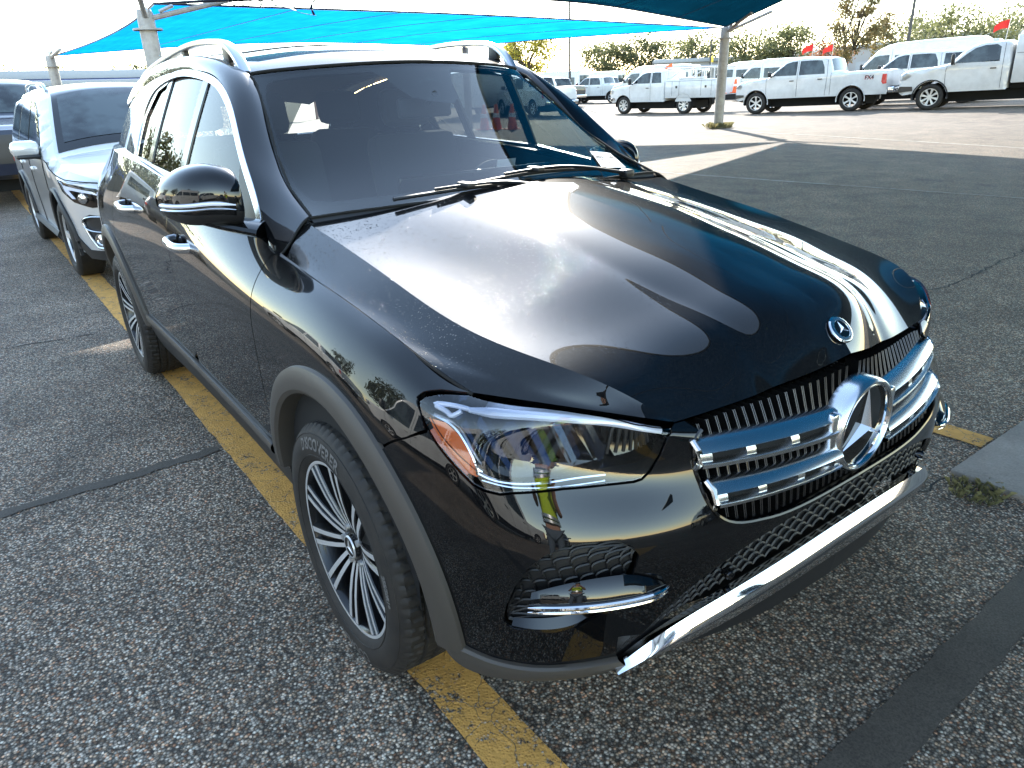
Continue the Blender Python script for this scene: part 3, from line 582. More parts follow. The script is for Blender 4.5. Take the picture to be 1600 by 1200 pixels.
# body-colour sheet between door shoulder and window frame (rear quarter, pillar feet)
rq = [(-2.30,1.278),(-2.32,1.36),(-2.32,1.47),(-2.2,1.575),(-2.05,1.600),(-1.95,1.640),(-2.1,1.649),(-2.3,1.642),(-2.5,1.627),(-2.95,1.57),(-3.3,1.50),(-3.55,1.42),(-3.7,1.30),(-3.3,1.285),(-2.9,1.283)]
pair(panel(G, [dens(np.array(rq), .06)], .04, inset=0, lip=0, off=-.0015)).build('rear_quarter_panel', M['black'], suv)
def clip_x(L, x0, x1):
    L = [np.array(p) for p in L]
    for sgn, xx in ((1, x0), (-1, x1)):
        o = []
        for i in range(len(L)):
            a, b = L[i], L[(i + 1) % len(L)]; fa, fb = sgn * (a[0] - xx), sgn * (b[0] - xx)
            if fa >= 0: o.append(a)
            if fa * fb < 0: o.append(a + (b - a) * fa / (fa - fb))
        L = o
    return np.array(L)
def door(poly, wins, hx, hz, mid):
    for side in (-1, 1):
        f = (lambda m: m) if side < 0 else (lambda m: m.mirrored())
        d = f(panel(W, [poly], .03, sc=SC)).build('door', M['black'], suv)
        for (a, b, mt) in wins:
            w = f(panel(G, [clip_x(inset_poly(dl, .026), a, b)], .03, lip=.0, inset=0, off=-.010)).build('window', mt, d)
        pm = f(panel(G, [clip_x(inset_poly(dl, .02), mid - .035, mid + .035)], .03, lip=.01, inset=0, off=-.004)).build('window_pillar_trim', M['gloss'], d)
        # door handle : chrome pull bar in front of a dished recess
        c = W([w_inv(hx, hz)])[0]; n = W.normal([w_inv(hx, hz)])[0]; n = n if n[1] < 0 else -n
        h = MB(); q = np.array([(hx + dx, c[1] + oy, hz + dz) for dx, oy, dz in ((-.105, .012, .004), (-.085, -.026, .004), (-.04, -.040, .003), (.04, -.040, 0), (.085, -.026, -.002), (.105, .012, -.004))]); q = arcurve(q, 24)
        h.tube(q, .0155, 12, up=(0, 0, 1), flat=1.15); f(h).build('door_handle', M['chrome'], d)
        r = MB(); th = np.linspace(0, 2 * np.pi, 24, endpoint=False); rr = MB()
        ring = np.array([[(hx + .055 * k * math.cos(t) , 0, hz + .036 * k * math.sin(t)) for t in th] for k in (1., .8, .5, .02)]); uvs = None
        for i in range(4): ring[i][:, 1] = c[1] + np.array([-.003, .012, .02, .022])[i] * -1 * -1
        f(rr.grid(ring, closeu=True)).build('handle_recess', M['gloss'], d)
door(fdoor, [(-1.40, -.42, M['sideglass'])], -1.22, 1.045, -1.43)
door(rdoor, [(-1.98, -1.46, M['privacy']), (-2.45, -2.02, M['privacy'])], -2.16, 1.085, -2.0)
# mirror base triangles (gloss black sail in the corner of the front window)
tri_unused = [(-.775,1.385),(-.50,1.185),(-.56,1.19),(-.675,1.20)]
pair(panel(G, [dens(np.array([(-.655,1.165),(-.665,1.215),(-.725,1.266),(-.87,1.364),(-.80,1.185)]), .03)], .03, lip=.012, inset=0, off=.001)).build('mirror_sail', M['blackplastic'], suv)
# ---- door mirrors
def door_mirror(side):
    f = (lambda m: m) if side < 0 else (lambda m: m.mirrored())
    # cross-section rings from inner to outer end: (y, x centre, z centre, half length x, half height z)
    secs = [(-.892,-.668,1.254,.085,.078),(-.905,-.675,1.258,.102,.088),(-.945,-.69,1.266,.110,.092),(-.985,-.71,1.267,.108,.090),(-1.025,-.735,1.262,.10,.082),(-1.055,-.76,1.257,.078,.064),(-1.075,-.782,1.254,.05,.042),(-1.085,-.795,1.253,.018,.015)]
    th = np.linspace(0, 2 * np.pi, 40, endpoint=False); rows = []
    for y, x, z, a, b in secs:
        ct_, st_ = np.cos(th), np.sin(th); ex = .72
        rx = np.sign(ct_) * np.abs(ct_) ** ex * a * np.where(ct_ > 0, 1.15, .55); rz = np.sign(st_) * np.abs(st_) ** (ex + .1) * b * np.where(st_ > 0, 1., .95)
        rows.append(np.stack([x + rx, np.full(40, y), z + rz], 1))
    rows = np.array(rows); rows = np.einsum('ij,jkl->ikl', bas(np.linspace(0, 1, 26), len(secs)), rows)
    n = 40; zc = np.interp(np.arange(26), np.linspace(0, 25, len(secs)), [s[2] for s in secs])
    m = MB(); m.grid(rows, closeu=True); m.f += [tuple(range(40))]; m.mi += [0]
    F, mi = m.f, []
    for q in m.f:
        z = np.mean([m.v[0][i][2] for i in q]); x = np.mean([m.v[0][i][0] for i in q]); y = np.mean([m.v[0][i][1] for i in q])
        mi.append(1 if z < 1.222 else 0)
    m.mi = mi
    o = f(m).build('side_mirror', [M['black'], M['blackplastic']], suv, angle=60)
    # turn-signal strip with chrome line along the front of the cap
    for dz, r, mt, nm in ((.0, .011, 'drl', 'mirror_indicator'), (-.014, .0075, 'chrome', 'mirror_chrome_strip')):
        q = []
        for i in range(5, 24):
            rr = rows[i]; zz = zc[i] - .012 + dz + .004 * (i - 12) / 12; fx = rr[rr[:, 0] > np.mean(rr[:, 0])]; k = np.argmin(np.abs(fx[:, 2] - zz)); q.append(fx[k] + np.array([.001, -.0, 0]))
            q[-1][2] = zz
        q = np.array(q); q = curve(q[::3], 40); f(MB().tube(q, np.r_[np.linspace(.3, 1, 8), np.ones(32)] * r, 8, flat=.6)).build(nm, M[mt], o)
    a = MB(); p = arcurve([(-.60,-.835,1.160),(-.63,-.875,1.170),(-.66,-.92,1.181),(-.685,-.965,1.195),(-.705,-1.0,1.205)], 14); a.tube(p, np.linspace(.075, .05, 14), 16, flat=.34); f(a).build('mirror_arm', M['black'], o)
    g_ = MB(); rr = rows[4:24:3]; g_.box((-.80, -.985, 1.258), (.004, .15, .12), bev=.001); f(g_).build('mirror_glass', M['chrome'], o)
for s_ in (-1, 1): door_mirror(s_)
_fm = [o for o in suv.children if o.name.startswith('side_mirror') and o.data.vertices[0].co.y > 0][0]   # the driver's mirror is half folded back
_piv = Vector((-.60, .89, 1.2)); _fm.matrix_local = Matrix.Translation(_piv + Vector((-.13, -.03, -.035))) @ Matrix.Scale(.88, 4) @ Matrix.Rotation(R(38), 4, 'Z') @ Matrix.Translation(-_piv)
# ---- roof rails
for side in (-1, 1):
    q = arcurve([(-1.245,-.612,1.616),(-1.295,-.612,1.665),(-1.36,-.615,1.705),(-1.48,-.617,1.733),(-1.75,-.62,1.747),(-2.1,-.62,1.738),(-2.6,-.615,1.702),(-2.95,-.61,1.662),(-3.15,-.605,1.62),(-3.22,-.60,1.60)], 60)
    m = MB(); w_ = np.ones(60) * .021; T = np.gradient(q, axis=0); T /= np.linalg.norm(T, axis=1, keepdims=True); up = np.cross(T, [0, 1, 0]); up *= np.sign(up[:, 2:3])
    th = np.linspace(0, 2 * np.pi, 14, endpoint=False); prof = np.stack([.021 * np.sign(np.cos(th)) * np.abs(np.cos(th)) ** .6, .012 * np.sign(np.sin(th)) * np.abs(np.sin(th)) ** .6], 1)
    m.sweep(q, prof, (0, 1, 0), up); m.f += [tuple(range(14)), tuple(range(59 * 14, 60 * 14))]; m.mi += [0, 0]
    if side > 0: m = m.mirrored()
    rl = m.build('roof_rail', M['rail'], suv, recalc=True)
    for x, z in ((-1.40, 1.69), (-2.02, 1.712), (-2.95, 1.645)):
        b = MB(); b.box((x, -.617, z), (.07 if x > -1.5 else .04, .024, .06), bev=.004)
        (b if side < 0 else b.mirrored()).build('rail_mount', M['blackplastic'], rl)
# ---- wheel arch flares, sills, lower lip
def flare(cx, cz, r0, r1, a0, a1, prox, ycap=None):
    m = MB(); n = 60; rows = []
    for t in np.linspace(R(a0), R(a1), n):
        row = []
        for k, (rr, off, dy) in enumerate(((r1 + .004, -.006, 0), (r1, .010, 0), (r1 - .012, .016, 0), ((r0 + r1) / 2, .020, 0), (r0 + .012, .020, 0), (r0, .012, 0), (r0 - .004, -.02, 0), (r0 - .004, -.10, 0))):
            x, z = cx + rr * math.cos(t), cz + rr * math.sin(t); uv = w_inv(x, max(z, .30)); p = W([uv])[0]; nn = W.normal([uv])[0]; nn = nn if nn @ np.array([.2, -1, 0]) > 0 else -nn
            q = p + nn * off * prox; q[0] += x - p[0]; q[2] = z; row.append(q)
        rows.append(row)
    return pair(m.grid(np.array(rows))).build('fender_flare', M['plastic'], suv, recalc=True)
flare(ARF[0], ARF[1], .445, .515, -2, 172, 1.)
flare(ARR[0], ARR[1], .445, .515, 4, 176, 1.)
def w_strip(lo, hi, offs, name, mt, n=60, u_ext=None, parent=suv, hollow=True):
    """moulding following W between two uv lines; offs = outward bulge profile"""
    a = arcurve(np.array(lo), n); b = arcurve(np.array(hi), n); rows = []
    for t, o in offs:
        uv = a + (b - a) * np.clip(t, 0, 1); P = W(uv); N = W.normal(uv); N *= np.sign(np.einsum('ij,ij->i', N, P - np.array([-1.3, 0, .6])))[:, None]; rows.append(P + N * o)
    return rows
sl_ = [w_inv(x, .455) for x in np.linspace(-2.42, -.52, 20)]; su_ = [w_inv(x, .49 + .012 * (-x - .5)/1.9) for x in np.linspace(-2.42, -.52, 20)]
pair(MB().grid(np.array(w_strip(sl_, su_, ((0, -.02), (0, .010), (.3, .016), (.7, .016), (1, .010), (1, -.01)), '', None)))).build('sill_trim', M['plastic'], suv, recalc=True)
pair(MB().join(sgrid(W, 50, 8, (beltx(-2.55), beltx(-.44)), (0., .22), off=-.004))).build('rocker', M['blackplastic'], suv)
cl_up = [(.7085,.205)] + CLU; cl_lo = [(.705,.115)] + CLL
pair(MB().grid(np.array(w_strip(cl_lo, cl_up, ((0, -.06), (0, .004), (.12, .012), (.5, .016), (.9, .012), (1, .006), (1, -.01)), '', None)))).build('bumper_lip', M['plastic'], suv, recalc=True)
under = both(sgrid(W, 40, 8, (.70, 1.), (.095, .19), off=-.02)); under.build('undertray', M['blackplastic'], suv)
# chrome skid strip across the bottom of the bumper
CUh, CLh = CU, CL
rr = w_strip(CLh, CUh, ((0, -.06), (0, -.006), (.08, .006), (.35, .017), (.62, .024), (.70, .024), (.78, .020), (.98, .006), (1, -.01)), '', None, 50)
cs_ = both(MB().grid(np.array(rr), flip=True)).build('chrome_skid_strip', M['chrome'], suv, angle=28)
tow = w_strip([(.878,.172),(.908,.184)], [(.880,.226),(.910,.238)], ((0, .016), (.3, .025), (.6, .027), (.9, .02)), '', None, 12)
# honeycomb mesh between grille and chrome strip
def netpat(lo, hi, n, m, off, r, name, parent, mt='meshblack', amp=.62, sym=False):
    """scale-like relief: rows of overlapping arcs laid over W between two uv lines"""
    a = arcurve(np.array(lo), 400); b = arcurve(np.array(hi), 400); mb = MB()
    def at(s, t, o):
        i = np.clip(s, 0, 1) * 399; i0 = np.clip(np.floor(i).astype(int), 0, 398); fr = (i - i0)[:, None]
        A = a[i0] * (1 - fr) + a[i0 + 1] * fr; B = b[i0] * (1 - fr) + b[i0 + 1] * fr; uv = A + (B - A) * np.clip(t, 0, 1)[:, None]; P = W(uv); N = W.normal(uv); N *= np.sign(np.einsum('ij,ij->i', N, P - np.array([-1.3, 0, .6])))[:, None]; return P + N * o
    for j in range(m):
        t = np.linspace(0, 1, n * 8 + 1); k = t * n + .5 * (j % 2); tt = (j + .15 + amp * np.abs(np.sin(np.pi * k))) / m
        mb.tube(at(t, tt, off), r, 5, cap=False)
    mb2 = MB(); S2 = Fn(lambda p: at(p[:, 0], p[:, 1], off - r * 1.2)); mb2.join(sgrid(S2, 60, 8)); mb2.join(mb)
    return (both if sym else pair)(mb2).build(name, M[mt], parent)
netpat(CU, MU, 26, 5, -.022, .0035, 'lower_mesh_grille', suv, sym=True)
for sgn in (0,):
    for uv in ((.893, .285), (.803, .262)):
        ps = MB(); p = W([uv])[0]; nn = W.normal([uv])[0]; nn = nn if nn[0] > 0 else -nn; ps.tube([p - nn * .03, p - nn * .004, p], [.012, .012, .010], 12)
        pair(ps).build('parking_sensor', M['black'], suv)
# ---- side intakes with winglets
FU = FOG[:10]; FL = [(.7488,.266)] + FOG[:9:-1] + [(.8238,.447)]
netpat(FL, FU, 9, 8, -.018, .003, 'side_intake_mesh', bump)
def w3(u, v, o=0.):
    p = W([(u, v)])[0]; n = W.normal([(u, v)])[0]; n = n if n @ np.array([1, -1, 0]) > 0 else -n; return p + n * o
bl = MB(); wo = (.014,.022,.028,.030,.029,.024,.010); up_ = [w3(u, v, .004) for u, v in WINGU]; fr2 = [w3(u, v, o) for (u, v), o in zip(WINGF, wo)]; lo2 = [w3(u, v, -.012) for u, v in WINGL]
G3 = np.array([arcurve(q, 24) for q in (up_, fr2, lo2)]); bl.grid(np.array([G3[0], G3[0] * .5 + G3[1] * .5 + [.004, -.002, .005], G3[1], G3[2]]))
pair(bl).build('bumper_winglet', M['black'], bump, recalc=True)
cq = arcurve([w3(u, v, o + .004) for (u, v), o in zip(WINGF, wo)], 40)
mc = MB(); mc.tube(cq + [0, 0, .003], np.r_[np.linspace(.3, 1, 5), np.ones(31), np.linspace(1, .4, 4)] * .0065, 10, flat=.9); mc.tube(cq + [-.002, 0, -.010], np.r_[np.linspace(.3, 1, 5), np.ones(31), np.linspace(1, .4, 4)] * .004, 8)
pair(mc).build('winglet_chrome', M['chrome'], bump)
lp = MB(); l1 = arcurve([w3(u, v, .0) for u, v in ((.7485,.246),(.760,.252),(.772,.258),(.783,.268),(.791,.279))], 20); l2 = arcurve([w3(u, v, .014) for u, v in ((.7485,.238),(.7595,.236),(.7722,.240),(.7835,.252),(.7913,.272))], 20); l3 = arcurve([w3(u, v, .001) for u, v in ((.7485,.230),(.759,.2179),(.7726,.2154),(.7860,.234),(.7918,.264))], 20)
pair(MB().grid(np.array([l1, l2, l3]))).build('intake_ledge', M['black'], bump, recalc=True)
# ---- headlights
HLr = np.array(HL)
def hl_point(s, t, o):
    """inside the lamp: s 0 outer..1 inner end, t 0 bottom..1 top"""
    lo = np.array([(.688,.77),(.70,.71),(.7225,.633),(.742,.600),(.77,.628),(.808,.666),(.838,.69),(.857,.78)]); hi = np.array([(.684,.83),(.694,.905),(.710,.965),(.74,.975),(.775,.975),(.82,.973),(.855,.972),(.876,.93)])
    A = bas([s], 8) @ lo; B = bas([s], 8) @ hi; uv = (A + (B - A) * t)[0]; return w3(uv[0], uv[1], o)
for side in (-1, 1):
    f = (lambda m: m) if side < 0 else (lambda m: m.mirrored())
    h = f(panel(W, [HL], .02, lip=.03, inset=.003, sc=SC, off=-.001)).build('headlight', M['lens'], suv)
    bez = panel(W, [HL, inset_poly(np.array(HL) * SC, .012) / SC], .012, lip=0, inset=.002, sc=SC, off=-.004); f(bez).build('headlight_bezel', M['gloss'], h)
    bk = MB(); P = np.array([[hl_point(s, t, d) for s in np.linspace(0, 1, 40)] for t, d in ((-.02, -.01), (0, -.06), (.3, -.075), (.7, -.075), (1., -.05), (1.03, -.01))]); f(bk.grid(P)).build('headlight_housing', M['gloss'], h, recalc=True)
    # light guide along the top edge with a hooked outer end, frosted comb below
    q = arcurve([w3(u, v, -.020) for u, v in DRL[2:]], 40); dr = MB(); dr.tube(q, np.r_[np.linspace(.5, 1, 6), np.linspace(1, .62, 34)] * .0135, 10, flat=.85)
    q2 = arcurve([w3(u, v, -.018) for u, v in (DRL[2], DRL[1], DRLH[0], DRLH[1], DRLH[2], (.7075,.868))], 24); dr.tube(q2, .0055, 8)
    f(dr).build('daytime_light', M['drl'], h)
    cb = MB()
    for k in np.linspace(.42, .96, 16): cb.tube([hl_point(k, .84, -.022), hl_point(k + .03, .66, -.045)], .0012, 5)
    f(cb).build('light_guide_comb', M['reflector'], h)
    # amber side turn signal, chrome edge
    f(panel(W, [AMB], .015, lip=.02, inset=0, sc=SC, off=-.014)).build('turn_signal', M['amber'], h)
    ce = MB(); ce.tube(arcurve([w3(u, v, -.016) for u, v in AMBE], 30), .0085, 8, flat=.45); f(ce).build('signal_chrome_edge', M['chrome'], h)
    # faceted mirror chambers
    rf = MB(); rt = np.array([w3(u, v, 0) for u, v in REFT]); rb_ = np.array([w3(u, v, 0) for u, v in REFB]); ct_, cb_ = curve(rt, 101), curve(rb_, 101); inw = np.array([-.75, .55, 0])
    for k in range(6):
        i0, i1 = 2 + 13 * k, 12 + 13 * k; T = [ct_[i0] + inw * .035, ct_[i0 + 3] + inw * .075, ct_[i1 - 1] + inw * .060, ct_[i1] + inw * .035]; Bt = [cb_[min(100, i0 + 8)] + inw * .03, cb_[min(100, i0 + 10)] + inw * .055, cb_[min(100, i1 + 8)] + inw * .045, cb_[min(100, i1 + 9)] + inw * .03]
        rf.grid(np.array([T, Bt]))
    f(rf).build('reflector_chamber', M['reflector'], h, angle=20)
    lb = MB()
    for L_, r_ in ((HLLINE, .0055), (HLLINE2, .0035)): lb.tube(arcurve([w3(u, v, -.013) for u, v in L_], 30), r_, 8, flat=.7)
    f(lb).build('headlight_chrome_line', M['chrome'], h)
    rb = MB()
    for k in np.linspace(.72, .92, 8): rb.tube([hl_point(k, .12, -.03), hl_point(k + .012, .5, -.035), hl_point(k + .03, .68, -.035)], .004, 6)
    f(rb).build('headlight_rib', M['blackplastic'], h)
# ---- grille: fins, two slotted chrome bars, ring, star
def gp(y, z, o=0.):
    """front surface at given y<=0 and z, moved o along x"""
    lo_, hi_ = np.array([.86, .5]), None; uv = np.array([1 - abs(y) * .24, .4 + (z - .65) * 2.])
    for _ in range(40):
        p = W([uv])[0]; fv = np.array([p[1] + abs(y), p[2] - z]); h_ = 1e-4; a = (W([uv + [h_, 0]])[0] - p) / h_; b = (W([uv + [0, h_]])[0] - p) / h_
        try: uv = uv - np.clip(np.linalg.solve(np.array([[a[1], b[1]], [a[2], b[2]]]), fv), -.04, .04)
        except Exception: break
        uv = np.clip(uv, [.8, .0], [1.02, 1.])
    p = W([uv])[0]; return np.array([p[0] + o, -abs(y) if y <= 0 else abs(y), z])
gr = both(panel(W, [GR + [(1.,.6),(1.,.8),(1.,.955)]], .025, lip=0, inset=0, sc=SC, off=-.045)).build('grille', M['dark'], suv)
def gside(z):  # half width of the opening at height z
    return float(np.interp(z, [.657,.663,.667,.70,.74,.78,.82,.86,.89,.905], [.20,.34,.38,.447,.468,.48,.487,.475,.465,.45]))
def gtop(y): return float(np.interp(abs(y), [0,.1,.22,.3,.385,.44,.5], [.93,.915,.905,.90,.895,.89,.87]))
def gbot(y): return float(np.interp(abs(y), [0,.2,.30,.38,.42,.448,.467,.487], [.660,.660,.661,.669,.682,.703,.732,.80]))
fin = MB(); finc = MB()
for y in np.arange(-.474, -.01, .0235):
    zs = np.linspace(gbot(y) + .004, gtop(y), 5); q = np.array([gp(y, min(z, .885), -.012) for z in zs]); q[:, 2] = zs; q = curve(q, 12); q2 = q + [-.03, 0, 0]
    fin.grid(np.array([q + [-.032, -.006, 0], q + [-.002, -.0035, 0], q + [0, 0, 0], q + [-.002, .0035, 0], q + [-.032, .006, 0]]))
    finc.tube(q + [.0005, -.0028, 0], .0011, 4, cap=False); finc.tube(q + [.0005, .0028, 0], .0011, 4, cap=False)
both(fin).build('grille_fins', M['gloss'], gr); both(finc).build('fin_edging', M['finedge'], gr)
fr3 = MB(); q = W(arcurve(np.array(GR[1:]), 60)); fr3.tube(q, .0045, 6, cap=False); both(fr3).build('grille_frame', M['gloss'], gr)
ring_c = np.array([.897, 0, .786])
def bar(zc_out, zc_in, h_out, h_in, y_out, name):
    """louvre with three slots: top flange, bottom flange, bridges"""
    m = MB(); ys = np.linspace(-.10, y_out, 40); t = (ys + .10) / (y_out + .10)
    zc = zc_in + (zc_out - zc_in) * t; hh = h_in + (h_out - h_in) * t
    def ln(dz, o): return np.array([gp(y, z + h_ * dz, o) for y, z, h_ in zip(ys, zc, hh)])
    topf = [ln(.5, -.02), ln(.5, .004), ln(.44, .012), ln(.14, .020), ln(.10, .018), ln(.08, -.015)]
    botf = [ln(-.24, -.015), ln(-.25, .015), ln(-.28, .019), ln(-.44, .014), ln(-.5, .004), ln(-.5, -.02)]
    m.grid(np.array(topf)); m.grid(np.array(botf))
    for a, b in ((.0, .06), (.35, .41), (.66, .72), (.93, 1.)):
        yy = np.linspace(-.10 + (y_out + .10) * a, -.10 + (y_out + .10) * b, 6); tt = np.linspace(a, b, 6); z_ = zc_in + (zc_out - zc_in) * tt; h2_ = h_in + (h_out - h_in) * tt
        m.grid(np.array([[gp(y, z + hv * d, o) for y, z, hv in zip(yy, z_, h2_)] for d, o in ((.12, .010), (-.06, .013), (-.26, .010))]))
        for e in (0, -1): m.grid(np.array([[gp(yy[e], z_[e] + h2_[e] * d, o) for d in (.12, -.06, -.26)] for o in (.011, -.02)]))
    bk = [ln(.12, -.006), ln(-.06, -.008), ln(-.27, -.006)]; slot_bk.grid(np.array(bk))
    eo = np.array([gp(y_out - .004, zc_out + h_out * d, o) for d, o in ((.5, .0), (.25, .014), (-.25, .014), (-.5, .0))]); m.tube(eo, .007, 8)
    return m
slot_bk = MB()
b1 = bar(.835, .822, .058, .062, -.478, ''); b2 = bar(.752, .737, .052, .056, -.462, '')
pair(slot_bk).build('slot_backing', M['dark'], gr); b1.join(b2); pair(b1).build('grille_bar', M['satin'], gr, angle=40, recalc=True)
rg_ = MB(); rg_.lathe([(.116,-.04),(.116,-.004),(.113,.008),(.109,.012),(.105,.012),(.101,.006),(.099,-.004)], 72, ring_c + [0, 0, 0], 'x')
rg_.box(ring_c + [-.012, -.118, .002], (.03, .03, .12), bev=.008); rg_.box(ring_c + [-.012, .118, .002], (.03, .03, .12), bev=.008)
ringo = rg_.build('emblem_ring', M['satin'], gr)
MB().lathe([(.1015,.004),(.099,.012),(.096,.008),(.095,-.002)], 72, ring_c, 'x').build('emblem_chrome_rim', M['chrome'], ringo)
MB().lathe([(.0001,.002),(.05,.0018),(.096,0)], 48, ring_c, 'x').build('emblem_plate', M['gloss'], ringo)
def star(r0, r1, depth, c, ax_u, ax_v, ax_n):
    m = MB(); V = [np.array(c) + np.array(ax_n) * depth]; n = 3
    for k in range(3):
        a = R(90 + 120 * k); V.append(np.array(c) + r1 * (math.cos(a) * np.array(ax_u) + math.sin(a) * np.array(ax_v))); a2 = a + R(60); V.append(np.array(c) + r0 * (math.cos(a2) * np.array(ax_u) + math.sin(a2) * np.array(ax_v)))
    m.add(np.array(V), [(0, 1 + i, 1 + (i + 1) % 6) for i in range(6)]); return m
star(.013, .095, .020, ring_c + [.002, 0, 0], (0, 1, 0), (0, 0, 1), (1, 0, 0)).build('grille_star', M['chrome'], ringo, angle=5)
# small round badge on the hood tip
hp = np.array([.8085, .004, .9945]); hn = np.array([.709, -.02, .705]); hn = hn / np.linalg.norm(hn); hu = np.array([.02, 1, 0]); hu = hu / np.linalg.norm(hu); hv = np.cross(hn, hu); hv = hv if hv[2] > 0 else -hv
bd = MB(); bd.lathe([(.031,-.001),(.031,.001),(.027,.004),(.0195,.004)], 40, (0, 0, 0), 'z'); A = np.stack([hu, hv, hn], 1) * 1.12; bd.xf(A, hp)
bo = bd.build('hood_badge', M['chrome'], hood); di = MB(); di.lathe([(.0285,.0042),(.0265,.005),(.021,.005),(.0205,.0042)], 40, (0, 0, 0), 'z'); di.xf(A, hp); di.build('badge_wreath', M['satin'], bo)
MB().lathe([(.0195,.0042),(.0001,.0043)], 32, (0, 0, 0), 'z').xf(A, hp).build('badge_disc', M['gloss'], bo)
star(.0032, .021, .006, hp + hn * .0045, hu, hv, hn).build('badge_star', M['chrome'], bo, angle=5)
# ---- wheels
def make_wheel(name='wheel', detail=True):
    """built at origin, outer face towards -y"""
    w = MB(); tw, r = .128, WR; nth = 336 if detail else 96; th = np.linspace(0, 2 * np.pi, nth, endpoint=False)
    prof = [(.252,-.102),(.262,-.116),(.275,-.124),(.295,-.1295),(.315,-.1285),(.333,-.1235),(.345,-.118),(.3535,-.1115),(.359,-.105)]
    tread = np.linspace(-.100, .100, 34); rows = []
    for rr, y in prof: rows.append(np.stack([rr * np.cos(th), np.full(nth, y), rr * np.sin(th)], 1))
    for k, y in enumerate(tread):
        rr = np.full(nth, r - .5 * y * y * .9)
        ph = th * 72 / (2 * np.pi)
        if min(abs(y - g) for g in (-.058, -.018, .022, .062)) < .0045: rr -= .0075
        elif abs(y) > .066: rr -= .0055 * ((ph + y * 6) % 1 < .26)
        else: rr -= .0045 * ((ph * 1. + y * 14 + (0.5 if y > 0 else 0)) % 1 < .20)
        rows.append(np.stack([rr * np.cos(th), np.full(nth, y), rr * np.sin(th)], 1))
    # shoulder blocks run onto the sidewall
    for i in (7, 8):
        ph = th * 72 / (2 * np.pi); rr = prof[i][0] - (.004 if i == 8 else .0025) * ((ph - .6) % 1 < .26); rows[i] = np.stack([rr * np.cos(th), np.full(nth, prof[i][1]), rr * np.sin(th)], 1)
    for rr, y in prof[::-1]: rows.append(np.stack([rr * np.cos(th), np.full(nth, -y), rr * np.sin(th)], 1))
    w.grid(np.array(rows), closeu=True, flip=True)
    e = bpy.data.objects.new(name, None); COL.objects.link(e); e.parent = suv; e.empty_display_size = .1
    t = w.build('tyre', M['rubber'], e, angle=35)
    rings = MB(); 
    for rr, y in ((.279,-.1255),(.340,-.1205)): rings.lathe([(rr-.0016,y+.001),(rr-.0008,y-.0016),(rr+.0008,y-.0016),(rr+.0016,y+.001)], 96)
    rings.build('sidewall_bead', M['rubber'], t)
    def arc_text(s, mid, rr, size, obj):
        V, F = textmb(s, size, .0012); a = R(mid) - V[:, 0] / rr; q = rr + V[:, 1]; yy = np.interp(q, [.275,.295,.315,.333,.345], [-.124,-.1295,-.1285,-.1235,-.118]) - .0016
        obj.add(np.stack([q * np.cos(a), yy, q * np.sin(a)], 1), F)
    tx = MB(); arc_text('DISCOVERER', 97, .312, .046, tx); arc_text('COOPER', -83, .312, .046, tx); arc_text('255/50R19', 10, .310, .020, tx); tx.build('tyre_lettering', M['rubber_text'], t)
    rm = MB(); rm.lathe([(.259,-.110),(.2575,-.1125),(.250,-.1125),(.2455,-.108),(.240,-.088),(.236,-.03),(.225,.05),(.23,.10)], 96)
    rim = rm.build('rim', M['rimblack'], e)
    MB().lathe([(.2575,-.1128),(.2520,-.1131),(.2485,-.112)], 96).build('rim_edge', M['machined'], rim)
    bk = MB(); bk.lathe([(.15,-.02),(.165,-.018),(.165,.01),(.10,.012)], 64); bk.lathe([(.03,-.03),(.09,-.035),(.15,-.02)], 48); bk.build('brake_disc', M['steel'], e)
    MB().box((.13, -.028, .07), (.08, .05, .16), bev=.015).build('brake_caliper', M['rimblack'], e)
    sp = MB(); spb = MB()
    for k in range(10):
        a0 = R(18 + 36 * k)
        for s in (-1, 1):
            rad = np.array([.050, .075, .11, .16, .21, .247]); an = s * np.array([.17, .155, .125, .102, .090, .083]) ; hw = np.array([.007, .008, .0085, .009, .0098, .0108]); yy = np.array([-.078, -.085, -.094, -.103, -.1085, -.111])
            P = [];
            for rr, a, h_, y in zip(rad, an, hw, yy):
                c_, s_ = math.cos(a0 + a), math.sin(a0 + a); tv = np.array([-s_, 0, c_]); p = np.array([rr * c_, y, rr * s_]); P.append([p - tv * h_ + [0, .004, 0], p - tv * h_ * .8, p + tv * h_ * .8, p + tv * h_ + [0, .004, 0]])
            P = np.array(P).transpose(1, 0, 2); sp.grid(P[1:3])
            side1 = np.array([P[1], P[0], P[0] + [0, .03, 0]]); side2 = np.array([P[2], P[3], P[3] + [0, .03, 0]]); spb.grid(side1); spb.grid(side2)
        rad = np.array([.055, .075, .11, .16, .21, .245]); P = []
        for rr in rad:
            hw_ = np.interp(rr, [.05, .25], [.165, .088]); row = []
            for a in (-hw_, 0, hw_): row.append([rr * math.cos(a0 + a), -.068 - .030 * (rr - .05) / .2 + .004 * (a == 0), rr * math.sin(a0 + a)])
            P.append(row)
        spb.grid(np.array(P))
    for rr_ in ():
        pass
    spb.build('spoke_back', M['rimblack'], rim, angle=20); sp.build('spoke', M['machined'], rim, angle=40)
    hb = MB(); hb.lathe([(.0001,-.094),(.030,-.0935),(.034,-.090),(.036,-.080)], 40); hub = hb.build('hub_cap', M['gloss'], e)
    hr = MB(); hr.lathe([(.0335,-.0905),(.0315,-.0945),(.029,-.0942)], 40); hr.join(star(.004, .029, .004, (0, -.0945, 0), (1, 0, 0), (0, 0, 1), (0, -1, 0))); hr.build('hub_emblem', M['machined'], hub, angle=10)
    MB().lathe([(.036,-.080),(.060,-.080),(.075,-.072)], 40).build('hub_plate', M['rimblack'], rim)
